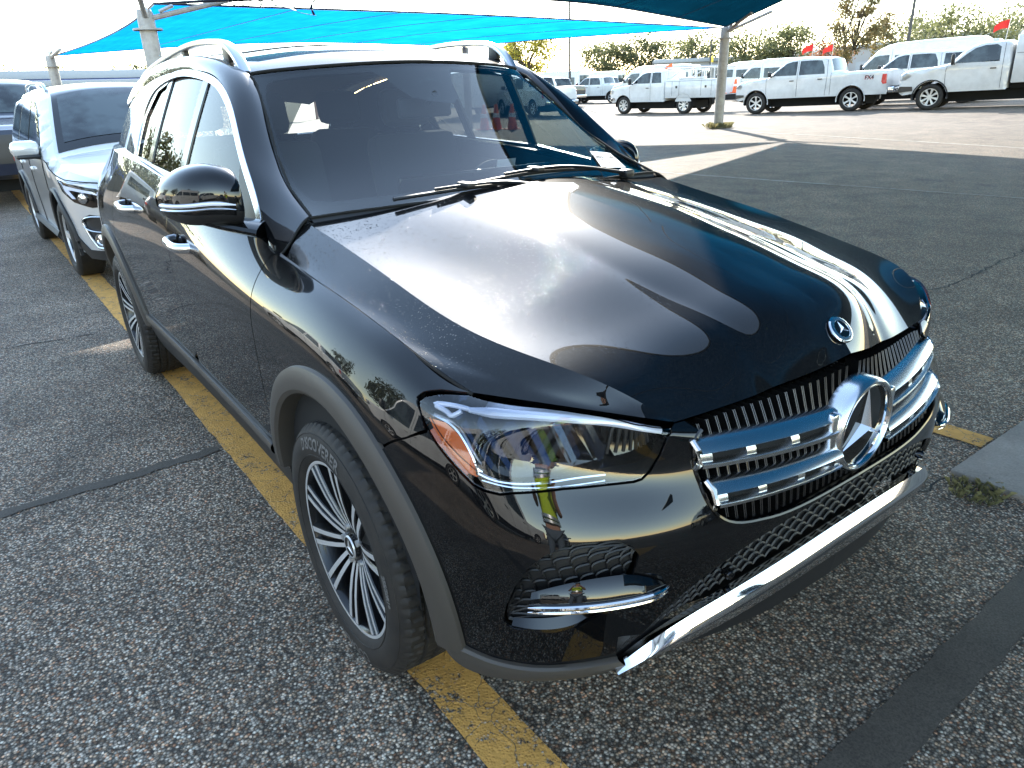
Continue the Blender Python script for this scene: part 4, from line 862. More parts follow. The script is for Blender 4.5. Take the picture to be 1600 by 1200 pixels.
    for k in range(5):
        lg = MB(); a = R(90 + 72 * k + 18); lg.tube([(.056 * math.cos(a), -.07, .056 * math.sin(a)), (.056 * math.cos(a), -.090, .056 * math.sin(a))], .0095, 10)
        lg.build('lug_bolt', M['steel'], hub)
    return e
wheel0 = make_wheel()
STEER = -2
wheel0.location = (FWX, -.838, WZ); wheel0.rotation_euler = (0, R(0), 0)
for x, y, ro in ((RWX, -.848, 25), (FWX, .838, 60), (RWX, .848, 10)):
    c = copy_tree(wheel0, suv); c.location = (x, y, WZ); c.rotation_euler = (0, R(ro), 0 if y < 0 else math.pi)
# dark wheel housings
for cx in (FWX + .02, RWX):
    m = MB(); th = np.linspace(0, math.pi, 30); m.grid(np.array([np.stack([cx + .455 * np.cos(th), np.full(30, y), .375 + .455 * np.sin(th)], 1) for y in (-.93, -.55)])); m.add([(cx - .6, -.55, .2), (cx + .6, -.55, .2), (cx + .6, -.55, .95), (cx - .6, -.55, .95)], [(0, 1, 2, 3)])
    pair(m).build('wheel_housing', M['dark'], suv)
MB().box((-1.6, 0, .27), (4.2, 1.6, .06)).build('floor_pan', M['dark'], suv)
# ---- cabin
c_ = MB(); ysd = np.linspace(-.70, .70, 20); P = []
for x, z in ((-.42, 1.16), (-.60, 1.165), (-.80, 1.155), (-.95, 1.12), (-1.0, 1.05), (-.98, .7)): P.append([(x - .05 * (1 - (y / .7) ** 2) * 0 + .10 * (1 - (abs(y) / .7) ** 2) * (x > -.7), y, z + .02 * (1 - (y / .7) ** 2)) for y in ysd])
dash = c_.grid(np.array(P)).build('dashboard', M['dash'], suv)
MB().box((-.78, .42, 1.19), (.18, .36, .05), bev=.02).build('instrument_hood', M['dash'], dash); MB().box((-.93, .18, 1.17), (.03, .75, .12), bev=.01, rot=((.97, 0, .24), (0, 1, 0), (-.24, 0, .97))).build('display_screen', M['gloss'], dash)
sw = MB(); th = np.linspace(0, 2 * np.pi, 40, endpoint=False); ca, sa = math.cos(R(25)), math.sin(R(25))
ctr = np.array([-1.02, .38, 1.06]); q = np.stack([-sa * .185 * np.sin(th), .185 * np.cos(th), ca * .185 * np.sin(th)], 1) * [1, 1, 1] + ctr; sw.tube(q, .016, 10, closed=True); sw.box(ctr + [.02, 0, -.01], (.06, .17, .11), bev=.03)
for a in (10, 170, 270): sw.tube([ctr, ctr + np.array([-sa * .18 * math.sin(R(a)), .18 * math.cos(R(a)), ca * .18 * math.sin(R(a))])], .018, 6, flat=.5)
sw.build('steering_wheel', M['dash'], suv)
pl = MB(); pl.add([(-1.03, .33, 1.15), (-1.03, .43, 1.15), (-1.0, .43, 1.25), (-1.0, .33, 1.25)], [(0, 1, 2, 3)]); pl.build('paper_tag', M['paper'], suv)
def seat(x, y, w=.50, name='seat'):
    m = MB(); m.box((x + .02, y, .68), (.56, w, .18), bev=.06); a = math.cos(R(15)), math.sin(R(15))
    rot = ((a[0], 0, -a[1]), (0, 1, 0), (a[1], 0, a[0])); m.box((x - .35, y, 1.02), (.15, w, .66), bev=.06, rot=rot); s = m.build(name, M['cloth'], suv)
    h = MB(); h.box((x - .475, y, 1.46), (.10, .27, .19), bev=.045, rot=rot); hr = h.build('headrest', M['cloth'], s)
    p = MB()
    for d in (-.07, .07): p.tube([(x - .43, y + d, 1.30), (x - .46, y + d, 1.40)], .007, 6)
    p.build('headrest_post', M['chrome'], hr)
seat(-1.42, -.38); seat(-1.42, .38)
for y in (-.42, .42): seat(-2.35, y, .44, 'rear_seat')
ms = MB(); ms.box((-1.02, 0, 1.475), (.03, .24, .075), bev=.014); ms.tube([(-.99, 0, 1.49), (-.93, 0, 1.525)], .012, 8); ms.build('rear_view_mirror', M['dash'], suv)
hl_ = both(sgrid(Fn(lambda p: ROOF(np.stack([p[:, 0], p[:, 1]], 1)) - np.array([0, 0, .05])), 20, 20, (0, .5), (.03, .97))); hl_.build('headliner', mat('headliner_fabric', (.04, .04, .042), .9), suv)
pair(MB().add([(-.6,-.80,1.12),(-.6,-.80,.35),(-2.5,-.82,.35),(-2.5,-.82,1.22)], [(0, 1, 2, 3)])).build('door_card', M['dash'], suv)
# ---------------------------------------------------------------- ground, kerb, markings
def gz(x, y):
    """the lot climbs gently towards the right back corner"""
    t = y - 6.; t = max(0., .5 * (t + math.sqrt(t * t + 9.)) - .354); return min(t, 75.) * min(.020, max(.005, .0297 + .00107 * x))
def sheet(name, pts, z, mt, **kw):
    o = MB().add([(x, y, z) for x, y in pts], [tuple(range(len(pts)))]).build(name, mt, angle=None); return tag(o, **kw)
_gx = np.r_[-1500, -500, -250, -150, -100, -75, -60, -50, -45, -40, np.arange(-36, 6.1, 1.), 10, 20, 40, 80, 200, 1500]; _gy = np.r_[-1500, -200, -60, -20, -10, np.arange(-5, 40.1, 1.), 45, 50, 60, 70, 80, 90, 110, 150, 300, 1500]
tag(MB().grid(np.array([[(x, y, gz(x, y)) for x in _gx] for y in _gy])).build('parking_lot_ground', M['asphalt'], angle=80), kind='structure')
def rag(pts, amp, n, seed):
    """ribbon outline with ragged edges"""
    r = random.Random(seed); (x0, y0, w0), (x1, y1, w1) = pts; d = Vector((x1 - x0, y1 - y0)); nn = Vector((-d.y, d.x)).normalized(); L, Q = [], []
    for i in range(n + 1):
        t = i / n; w = (w0 + (w1 - w0) * t) / 2; j = r.uniform(-amp, amp) * .6; L.append((x0 + d.x * t + nn.x * (w + j + r.uniform(-amp, amp)), y0 + d.y * t + nn.y * (w + j + r.uniform(-amp, amp)))); Q.append((x0 + d.x * t - nn.x * (w - j + r.uniform(-amp, amp)), y0 + d.y * t - nn.y * (w - j + r.uniform(-amp, amp))))
    return L, Q
def ribbon(name, segs, z, mt, amp=.004, n=40, seed=1, **kw):
    m = MB()
    for i, s in enumerate(segs):
        L, Q = rag(s, amp, n, seed + i); P = np.array([[(x, y, z + gz(x, y)) for x, y in L], [(x, y, z + gz(x, y)) for x, y in Q]]); m.grid(P, flip=True)
    return tag(m.build(name, mt, angle=None), **kw)
ribbon('stall_line', [((-10.2,-.855,.165),(3.4,-.775,.15))], .004, M['yellow'], kind='structure', n=160)
ribbon('stall_line', [((-7.,1.80,.13),(.585,1.815,.13))], .004, M['yellow'], kind='structure', n=80, seed=5)
ribbon('stall_line', [((-26.,-.95,.14),(-11.5,-.87,.14))], .004, M['yellow'], kind='structure', n=80, seed=6)
ribbon('faded_lane_line', [((-9.5,8.2,.07),(2.,9.2,.07))], .004, M['pale_line'], kind='structure', amp=.012, n=120, seed=8)
ribbon('faded_lane_line', [((-12.,16.3,.10),(0.,13.6,.10))], .004, M['pale_line'], kind='structure', amp=.012, n=60, seed=9)
ribbon('tar_strip', [((1.11,-3.2,.125),(1.105,1.405,.125))], .004, M['patch'], kind='structure', amp=.005, n=90, seed=10)
ribbon('joint_crack', [((-1.60,-4.2,.07),(-1.64,-.90,.06))], .0035, M['patch'], kind='structure', amp=.012, n=70, seed=11)
def crack(pts, w, seed):
    r = random.Random(seed); q = dens(np.array(pts), .06, False); q = q + np.array([[r.gauss(0, .012), r.gauss(0, .012)] for _ in q]); m = MB(); t = np.gradient(q, axis=0); t /= np.linalg.norm(t, axis=1, keepdims=True); nn = np.stack([-t[:, 1], t[:, 0]], 1); ww = np.array([[w * r.uniform(.3, 1.)] for _ in q]); zz = np.array([gz(*p) + .003 for p in q]); a = np.c_[q + nn * ww, zz]; b = np.c_[q - nn * ww, zz]
    return tag(m.grid(np.array([a, b])).build('asphalt_crack', M['dark'], angle=None), kind='structure')
crack([(-.95,3.6),(-.7,4.3),(-.75,5.2),(-.8,6.2)], .012, 1); crack([(-7.2,-2.4),(-6.4,-1.9),(-5.6,-1.7)], .012, 2); crack([(.62,1.38),(.55,.9),(.45,.4)], .006, 3); crack([(-4.6,-2.6),(-4.2,-1.8),(-4.1,-1.1)], .008, 4); crack([(-2.6,6.9),(-.6,8.2),(2.5,9.)], .010, 5)
kb = MB(); kb.box((2.0,5.9,.014), (2.79,8.97,.028), bev=.008); tag(kb.build('concrete_kerb', M['concrete']), kind='structure')
gb = MB()
for i in range(5): gb.grid(np.array([[(x, y, .006) for x, y in ((-5.1, 11.5), (-4.8, 11.9))], [(x, y, .006) for x, y in ((-5.0, 11.4), (-4.7, 11.8))]])); break
rw = random.Random(3)
def weeds(c, rad, n, hmax, z0=0.):
    m = MB()
    for i in range(n):
        a = rw.uniform(0, 6.28); d = rad * math.sqrt(rw.random()); x, y = c[0] + d * math.cos(a) * .7, c[1] + d * math.sin(a) * .7; h = hmax * rw.uniform(.3, 1); la = rw.uniform(0, 6.28); l = h * rw.uniform(.3, 1.1); w = .0022
        px, py = -math.sin(la) * w, math.cos(la) * w
        m.add([(x - px, y - py, z0), (x + px, y + py, z0), (x + px * .7 + .5 * l * math.cos(la), y + py * .7 + .5 * l * math.sin(la), z0 + h * .8), (x + l * math.cos(la), y + l * math.sin(la), z0 + h * .75)], [(0, 1, 2), (0, 2, 3)])
    return m
tag(weeds((.735,1.35), .14, 210, .045).build('weeds', M['grass'], angle=None), kind='stuff')
tag(weeds((-13.3,17.35), .55, 260, .22, gz(-13.3,17.35)).build('weeds', M['grass'], angle=None), kind='stuff')
# ---------------------------------------------------------------- shade sails on posts
P1, P2, P3, P4 = (-13.4,17.47), (-13.1,1.58), (-25.6,1.3), (-23.0,14.55)
def post(p, h, lean=(0, 0), r=.14, label=''):
    e = empty('shade_post', (p[0], p[1], gz(*p)), 0, label, 'post', 'posts of the shade sails'); h -= gz(*p)
    m = MB(); m.tube([(0, 0, 0), (lean[0] * .5, lean[1] * .5, h * .5), (lean[0], lean[1], h - .3)], r, 18); m.build('column', M['post'], e, angle=50)
    c = MB(); c.lathe([(r+.10,h-.32),(r+.10,h-.29),(r,h-.29),(r*.95,h-.05),(r*.8,h)], 18, (lean[0], lean[1], 0), 'z'); c.build('column_collar', M['post'], e)
    b = MB(); b.lathe([(r*1.8,0),(r*1.8,.03),(r,.03)], 12, (0, 0, 0), 'z'); b.build('base_plate', M['post'], e)
    return e
pa = post(P1, 2.98, label='grey steel post at the right, between service truck and crew cab pickup')
pb = post(P2, 2.98, r=.14, label='thick grey steel post above the SUV roof rail at the upper left, carrying two sails')
pc = post(P3, 2.90, label='slim grey steel post behind the silver wagon at the far left sail corner')
pd = post(P4, 3.0, label='steel post at the far back corner of the bright cyan sail')
def fit(e, parts):
    for nm, mb, mt in parts: mb.build(nm, mt, e)
for e, p, dirs in ((pa, P1, ((1.1,-.3,.30),(1.2,.5,.35))), (pb, P2, ((1.0,-.25,.28),(.45,1.5,.22))), (pc, P3, ((1.0,.2,.06),))):
    h = 2.95 - gz(*p); m = MB()
    for d in dirs: m.tube([(0, 0, h - .12), (d[0], d[1], h + d[2])], .045, 10)
    m.build('sail_arm', M['post'], e); 
    for d in dirs: MB().tube([(d[0] * .15, d[1] * .15, h), (d[0] * .3, d[1] * .3, h + d[2] * .3 + .03)], .03, 8).build('turnbuckle', M['steel'], e)
    MB().box((.05, 0, h - .02), (.22, .06, .16), bev=.02).build('bracket', M['steel'], e)
def sail(e_near, e_far, n=40, m=24, crown=0., label='', seed=0, fray=0.):
    """cloth patch between two edge curves, with sewn seams and rope hems"""
    a, b = arcurve(np.array(e_near, float), n), arcurve(np.array(e_far, float), n); t = np.linspace(0, 1, m)[:, None, None]
    P = a[None] * (1 - t) + b[None] * t; s = np.linspace(0, 1, n)[None, :, None]; P = P + np.array([0, 0, 1.]) * crown * (4 * t * (1 - t)) * (4 * s * (1 - s)) ** .6
    e = MB().grid(P).build('shade_sail', M['sail'], angle=None); me = e.data; me.polygons.foreach_set('use_smooth', [True] * len(me.polygons)); tag(e, label, 'shade sail', 'blue shade sails')
    h = MB()
    for q in (P[0], P[-1], P[:, 0], P[:, -1]): h.tube(q, .022, 6)
    h.build('sail_hem', M['navy'], e); sm = MB()
    for i in range(4, n - 3, 6): sm.tube(P[:, i] + [0, 0, -.004], .008, 5)
    sm.build('sail_seam', M['navy'], e); return e, P
edge_A = [(-13.25,17.3,2.98),(-12.6,14.6,3.08),(-12.0,12.0,3.18),(-11.5,9.2,3.22),(-11.6,5.45,3.16),(-12.85,1.8,3.06)]
# sail A follows the catenary of its left and right edges too
def coons(c0, c1, d0, d1, n=44, m=40, crown=0.):
    c0, c1 = arcurve(np.array(c0, float), n), arcurve(np.array(c1, float), n); d0, d1 = arcurve(np.array(d0, float), m), arcurve(np.array(d1, float), m)
    s = np.linspace(0, 1, n)[None, :, None]; t = np.linspace(0, 1, m)[:, None, None]
    L1 = c0[None] * (1 - t) + c1[None] * t; L2 = d0[:, None] * (1 - s) + d1[:, None] * s; Bq = (c0[0] * (1 - s) * (1 - t) + c0[-1] * s * (1 - t) + c1[0] * (1 - s) * t + c1[-1] * s * t)
    return L1 + L2 - Bq + np.array([0, 0, 1.]) * crown * (16 * t * (1 - t) * s * (1 - s)) ** .7
def sail2(P, label, seams=8, mt='sail', ax=1):
    e = MB().grid(P).build('shade_sail', M[mt], angle=None); e.data.polygons.foreach_set('use_smooth', [True] * len(e.data.polygons)); tag(e, label, 'shade sail', 'blue shade sails')
    h = MB()
    for q in (P[0], P[-1], P[:, 0], P[:, -1]): h.tube(q, .02, 6)
    h.build('sail_hem', M['navy'], e); sm = MB()
    for i in range(seams, P.shape[ax] - 3, seams): sm.tube((P[:, i] if ax == 1 else P[i]) + [0, 0, -.005], .007, 5)
    sm.build('sail_seam', M['navy'], e); return e
leftA = [(-12.85,1.8,3.06),(-11.,5.0,3.2),(-8.5,6.7,3.25),(-6.,5.7,3.2),(-4.4,4.0,3.1),(-3.2,2.8,3.0),(-2.2,1.9,3.0),(-.8,1.25,3.05),(1.5,.35,3.15),(5.2,-.4,3.5),(14.,-1.2,4.5)]
rightA = [(-13.25,17.3,2.98),(-9.9,17.7,4.0),(-6.,17.9,5.0),(-2.,18.6,5.6),(5.,20.,6.2),(14.,23.,7.)]
PA = coons(edge_A, [(14.,23.,7.),(14.,16.,6.4),(14.,10.,5.8),(14.,4.,5.),(14.,-1.2,4.5)], rightA, leftA, crown=.0)
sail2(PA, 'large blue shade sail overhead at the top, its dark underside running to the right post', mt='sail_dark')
nearB = [(-13.45,17.35,2.96),(-13.9,13.4,3.08),(-14.15,9.4,3.17),(-14.0,5.5,3.17),(-13.3,1.8,3.10)]
farB = [(-23.2,14.6,3.03),(-23.,11.3,3.10),(-23.4,7.9,3.15),(-24.3,4.5,3.06),(-25.7,1.4,2.90)]
PB = coons(nearB, farB, [(-13.45,17.35,2.96),(-16.2,15.6,2.96),(-19.4,14.6,2.98),(-23.2,14.6,3.03)], [(-13.3,1.8,3.10),(-17.,2.0,3.06),(-21.4,1.85,2.98),(-25.7,1.4,2.90)], crown=.02)
sail2(PB, 'bright cyan shade sail lit through by the sun, spanning behind the SUV roof', 7)
# added unseen sail without posts, shaped only to shade the asphalt at the left
PD = coons([(-16.,1.9,5.5),(-13.,2.2,5.4),(-9.9,1.9,5.5)], [(-16.,5.,5.5),(-13.3,5.0,5.4),(-12.1,6.4,5.4),(-9.8,6.7,5.5)], [(-16.,1.9,5.5),(-15.8,3.4,5.45),(-16.,5.,5.5)], [(-9.9,1.9,5.5),(-10.0,4.,5.45),(-9.8,6.7,5.5)], n=24, m=24, crown=.1)
sail2(PD, 'added blue cloth out of view overhead, put there to shade the asphalt beside the black SUV', mt='sail_dark')
# torn strips of netting hanging under the near sail edge
tn = MB(); r_ = random.Random(4)
for k in range(9):
    y = 2.2 + r_.random() * 2.6; x = -12.2 + r_.uniform(-.4, .4); z = 3.1; q = [(x, y, z)]
    for i in range(6): q.append((q[-1][0] + r_.uniform(-.08, .12), q[-1][1] + r_.uniform(-.02, .34), q[-1][2] - r_.uniform(-.03, .06)))
    tn.tube(curve(q, 20), .014, 5, flat=.4)
tn.tube(curve([(-11.9,4.2,3.12),(-11.95,4.14,3.03),(-11.9,4.1,2.95),(-11.92,4.14,2.86)], 14), .028, 6, flat=.4)
tag(tn.build('torn_netting', M['navy']), 'dark torn strips of netting dangling from the sail edge beside the thick post', 'netting')
# ---------------------------------------------------------------- generic vehicles (local frame: front axle at 0, x forward)
def wheel_small(parent, x, y, r, w, rimmat, n_sp=6, detail=True):
    e = bpy.data.objects.new('wheel', None); COL.objects.link(e); e.parent = parent; e.location = (x, y, r); e.rotation_euler = (0, random.uniform(0, 6), 0 if y < 0 else math.pi); e.empty_display_size = .1
    t = MB(); q = .66 * r; t.lathe([(q, -w*.42),(q*1.1,-w*.5),(r*.86,-w*.52),(r*.96,-w*.45),(r,-w*.36),(r,w*.36),(r*.96,w*.45),(r*.86,w*.52),(q,w*.45)], 40); t.build('tyre', M['rubber'], e)
    m = MB(); m.lathe([(q,-w*.42),(q*.95,-w*.40),(q*.90,-w*.18),(q*.9,w*.3)], 40); rim = m.build('rim', M['steel'] if rimmat == 'steel' else M['rimblack'], e)
    s = MB(); s.lathe([(.0001,-w*.36),(q*.26,-w*.36),(q*.3,-w*.30)], 20); s.lathe([(q*.985,-w*.425),(q*.93,-w*.425),(q*.9,-w*.36)], 40)
    for k in range(n_sp):
        a = 2 * math.pi * k / n_sp
        for rr0, rr1, hw0, hw1 in ((q*.2, q*.94, q*.10, q*.17),):
            P = []
            for rr, hw, yy in ((rr0, hw0, -w*.33), ((rr0+rr1)/2, (hw0+hw1)*.42, -w*.36), (rr1, hw1, -w*.41)):
                c_, s_ = math.cos(a), math.sin(a); tv = np.array([-s_, 0, c_]); p = np.array([rr * c_, yy, rr * s_]); P.append([p - tv * hw + [0, .02, 0], p - tv * hw * .8, p + tv * hw * .8, p + tv * hw + [0, .02, 0]])
            s.grid(np.array(P))
    s.build('spoke', M['machined'], rim, angle=40); return e
class Veh:
    def __init__(s, name, loc, rz, label, cat, group, prof, halfw, wb, wr, color, bottom=.45, tum=.16, zb=1.1, taper=(.3, .16), r=.07, bulge=.06, crown=.04, arch=None, rear_taper=.1, smooth=False):
        loc = (loc[0], loc[1], gz(loc[0], loc[1])); s.e = empty(name, loc, rz, label, cat, group); _sl = [math.atan2(gz(loc[0] + d * math.cos(rz + q), loc[1] + d * math.sin(rz + q)) - gz(loc[0] - d * math.cos(rz + q), loc[1] - d * math.sin(rz + q)), 2 * d) for d, q in ((1.8, 0.), (.9, math.pi / 2))]; s.e.rotation_euler = (_sl[1], -_sl[0], rz); s.hw, s.zb, s.tum, s.r, s.wb, s.wr = halfw, zb, tum, r, wb, wr
        prof = np.array(prof, float); s.x1, s.x0 = prof[:, 0].max(), prof[:, 0].min(); s.taper, s.rtaper = taper, rear_taper
        ra = arch or wr * 1.2; s.ra = ra
        s.top = arcurve(prof, 100) if smooth else dens(prof, .06, False)
        bot = []
        for cx in (-wb, 0.):
            h = math.sqrt(max(ra ** 2 - (bottom - wr) ** 2, .01)); a0 = math.atan2(bottom - wr, -h); a1 = math.atan2(bottom - wr, h)
            if a0 < 0: a0 += 2 * math.pi
            bot += [(cx + ra * math.cos(a), wr + ra * math.sin(a)) for a in np.linspace(a0, a1, 18)]
        # order: top goes front -> rear, bottom goes rear -> front
        s.poly = np.vstack([s.top, np.array([(s.top[-1][0] + .02, bottom)]) if s.top[-1][1] > bottom + .02 else np.zeros((0, 2)), np.array(bot)])
        s.bulge, s.crown, s.color, s.bottom = bulge, crown, color, bottom
        S = Fn(s.side); b = MB(); p = panel(S, [s.poly], .075, lip=.0, inset=0)
        b.join(both(p)); 
        n = len(s.top); ys = np.linspace(-1, 1, 15); T = np.gradient(s.top, axis=0); T /= np.linalg.norm(T, axis=1, keepdims=True); Nn = np.stack([T[:, 1], -T[:, 0]], 1)
        if Nn[n // 2, 1] < 0: Nn = -Nn
        s.Nn = Nn; s.strip_pts = lambda off=0.: np.array([[s.strip(i, y, off) for y in ys] for i in range(n)])
        b.grid(s.strip_pts()); s.body = b.build('body', color, s.e, angle=40, recalc=True)
        u = MB(); u.box(((s.x0 + s.x1) / 2, 0, bottom + .04), (s.x1 - s.x0 - .5, halfw * 1.5, .12)); u.box((-wb / 2, 0, wr), (wb + wr * 2.2, halfw * 1.1, .35)); u.build('chassis', M['dark'], s.e)
        for cx in (0., -wb):
            h = MB(); th = np.linspace(-.15, math.pi + .15, 24); rows = [np.stack([cx + (ra + dr) * np.cos(th), np.full(24, 0.), wr + (ra + dr) * np.sin(th)], 1) for dr in (.0, .0, .0)]
            for k, yy in enumerate((-s.hw + .02, -s.hw + .15, -s.hw * .55)): rows[k][:, 1] = yy
            h.grid(np.array(rows)); pair(h).build('wheel_arch', M['dark'], s.e)
    def Y(s, x, z):
        y = s.hw * np.ones_like(x); y = y - s.tum * np.clip(z - s.zb, 0, None) ** 1.15 * (1.0) - .05 * np.clip(.75 - z, 0, None)
        y = y - s.hw * s.taper[0] * np.clip((x - (s.x1 - .75)) / .75, 0, 1) ** 2.2 - s.hw * s.taper[1] * np.clip((s.x0 + .6 - x) / .6, 0, 1) ** 2.2 * (s.rtaper > 0); return y
    def side(s, p, off=0.):
        x, z = p[:, 0], p[:, 1]; d = np.full(len(x), 9.); a, b = s.top[:-1], s.top[1:]; q = p[:, None, :]; ab = b - a; t = np.clip(np.einsum('ijk,jk->ij', q - a[None], ab) / np.maximum((ab ** 2).sum(1), 1e-9), 0, 1); d = np.linalg.norm(q - (a[None] + ab[None] * t[:, :, None]), axis=2).min(1)
        rd = np.clip(s.r - d, 0, s.r); y = s.Y(x, z) - (s.r - np.sqrt(np.maximum(s.r ** 2 - rd ** 2, 0))); return np.stack([x, -(y + off), z], 1)
    def strip(s, i, y, off=0.):
        x, z = s.top[i]; W_ = s.Y(np.array([x]), np.array([z]))[0] - s.r; b = (1 - abs(y) ** 2.4); nx, nz = s.Nn[i]; k = s.bulge * abs(nx) + s.crown * abs(nz); return (x + nx * (k * b + off), y * W_, z + nz * (k * b + off))
    def window(s, poly, name='window', mt='farglass', off=.004, frame=True):
        for sd in (-1, 1):
            f = (lambda m: m) if sd < 0 else (lambda m: m.mirrored()); S = Fn(lambda p: s.side(p, off)); o = f(panel(S, [dens(np.array(poly, float), .12)], .12, lip=.006, inset=0)).build(name, M[mt], s.e)
    def band(s, x0, x1, z0, z1, y0, y1, name, mt, off=.006, rise=True, front=True):
        """patch on the cross strip (windscreen, rear glass, grille): the run of outline points inside the box"""
        idx = [i for i, (x, z) in enumerate(s.top) if x0 <= x <= x1 and z0 <= z <= z1]
        if len(idx) < 2: return None
        P = np.array([[s.strip(i, y, off) for y in np.linspace(y0, y1, 15)] for i in range(idx[0], idx[-1] + 1)]); return MB().grid(P).build(name, M[mt] if isinstance(mt, str) else mt, s.e, angle=60)
    def seam(s, pts, w=.006, name='door_seam'):
        m = MB(); q = dens(np.array(pts, float), .08, False); S3 = s.side(q, .001); m.tube(S3, w, 4); pair(m).build(name, M['dark'], s.e)
    def patch(s, poly, name, mt, off=.008, sides=(-1, 1), lip=.01):
        for sd in sides:
            f = (lambda m: m) if sd < 0 else (lambda m: m.mirrored()); S = Fn(lambda p: s.side(p, off)); f(panel(S, [dens(np.array(poly, float), .1)], .08, lip=lip, inset=0)).build(name, M[mt] if isinstance(mt, str) else mt, s.e)
    def bx(s, name, mt, *boxes, mirror=False, bev=.01):
        m = MB()
        for c, d in boxes: m.box(c, d, bev=bev)
        if mirror:
            for c, d in boxes: m.box((c[0], -c[1], c[2]), d, bev=bev)
        return m.build(name, M[mt] if isinstance(mt, str) else mt, s.e)
    def handle(s, x, z, mt='blackplastic'):
        for sd in (-1, 1):
            y = s.side(np.array([[x, z]]))[0][1]; m = MB(); m.box((x, y - .012, z), (.17, .03, .035), bev=.01); (m if sd < 0 else m.mirrored()).build('door_handle', M[mt], s.e)
    def mirror(s, x, z, size=(.10, .20, .17), mt='blackplastic', tow=0.):
        for sd in (-1, 1):
            y = s.side(np.array([[x, z]]))[0][1]; m = MB(); m.box((x + .02, y - .14 - tow, z + size[2] * .45), size, bev=.04); m.tube([(x, y + .03, z), (x + .02, y - .12 - tow, z + .06)], .03, 8); (m if sd < 0 else m.mirrored()).build('side_mirror', M[mt] if isinstance(mt, str) else mt, s.e)
    def wheels(s, rim='alloy', w=.26, nsp=6, inset=.02):
        for x in (0., -s.wb):
            for sd in (-1, 1): wheel_small(s.e, x, sd * (s.hw - w / 2 - inset), s.wr, w, rim, nsp)
def flag_on(name, loc, rz, h, label, flip=1, mt='flag', group='flags on the parked trucks'):
    e = empty(name, (loc[0], loc[1], loc[2] + gz(loc[0], loc[1])), rz, label, 'flag', group); MB().tube([(0, 0, 0), (.03, 0, h)], .012, 6).build('flag_pole', M['steel'], e)
    m = MB(); P = np.array([[(flip * (-.42 * s) + .03, .04 * math.sin(6 * s + t), h - .02 - .26 * t * (1 - .25 * s) - .18 * s * s) for s in np.linspace(0, 1, 12)] for t in np.linspace(0, 1, 6)]); o = m.grid(P).build('flag_cloth', M[mt], e); return e
CREW = [(.80,.50),(.92,.56),(.95,.80),(.94,1.02),(.90,1.14),(.74,1.21),(.2,1.27),(-.32,1.31),(-.46,1.35),(-.80,1.63),(-1.10,1.85),(-1.36,1.93),(-1.75,1.96),(-2.2,1.955),(-2.62,1.92),(-2.76,1.86),(-2.86,1.60),(-2.92,1.40),(-3.0,1.37),(-3.9,1.365),(-4.84,1.36),(-4.93,1.33),(-4.945,1.1),(-4.94,.82),(-4.93,.66)]
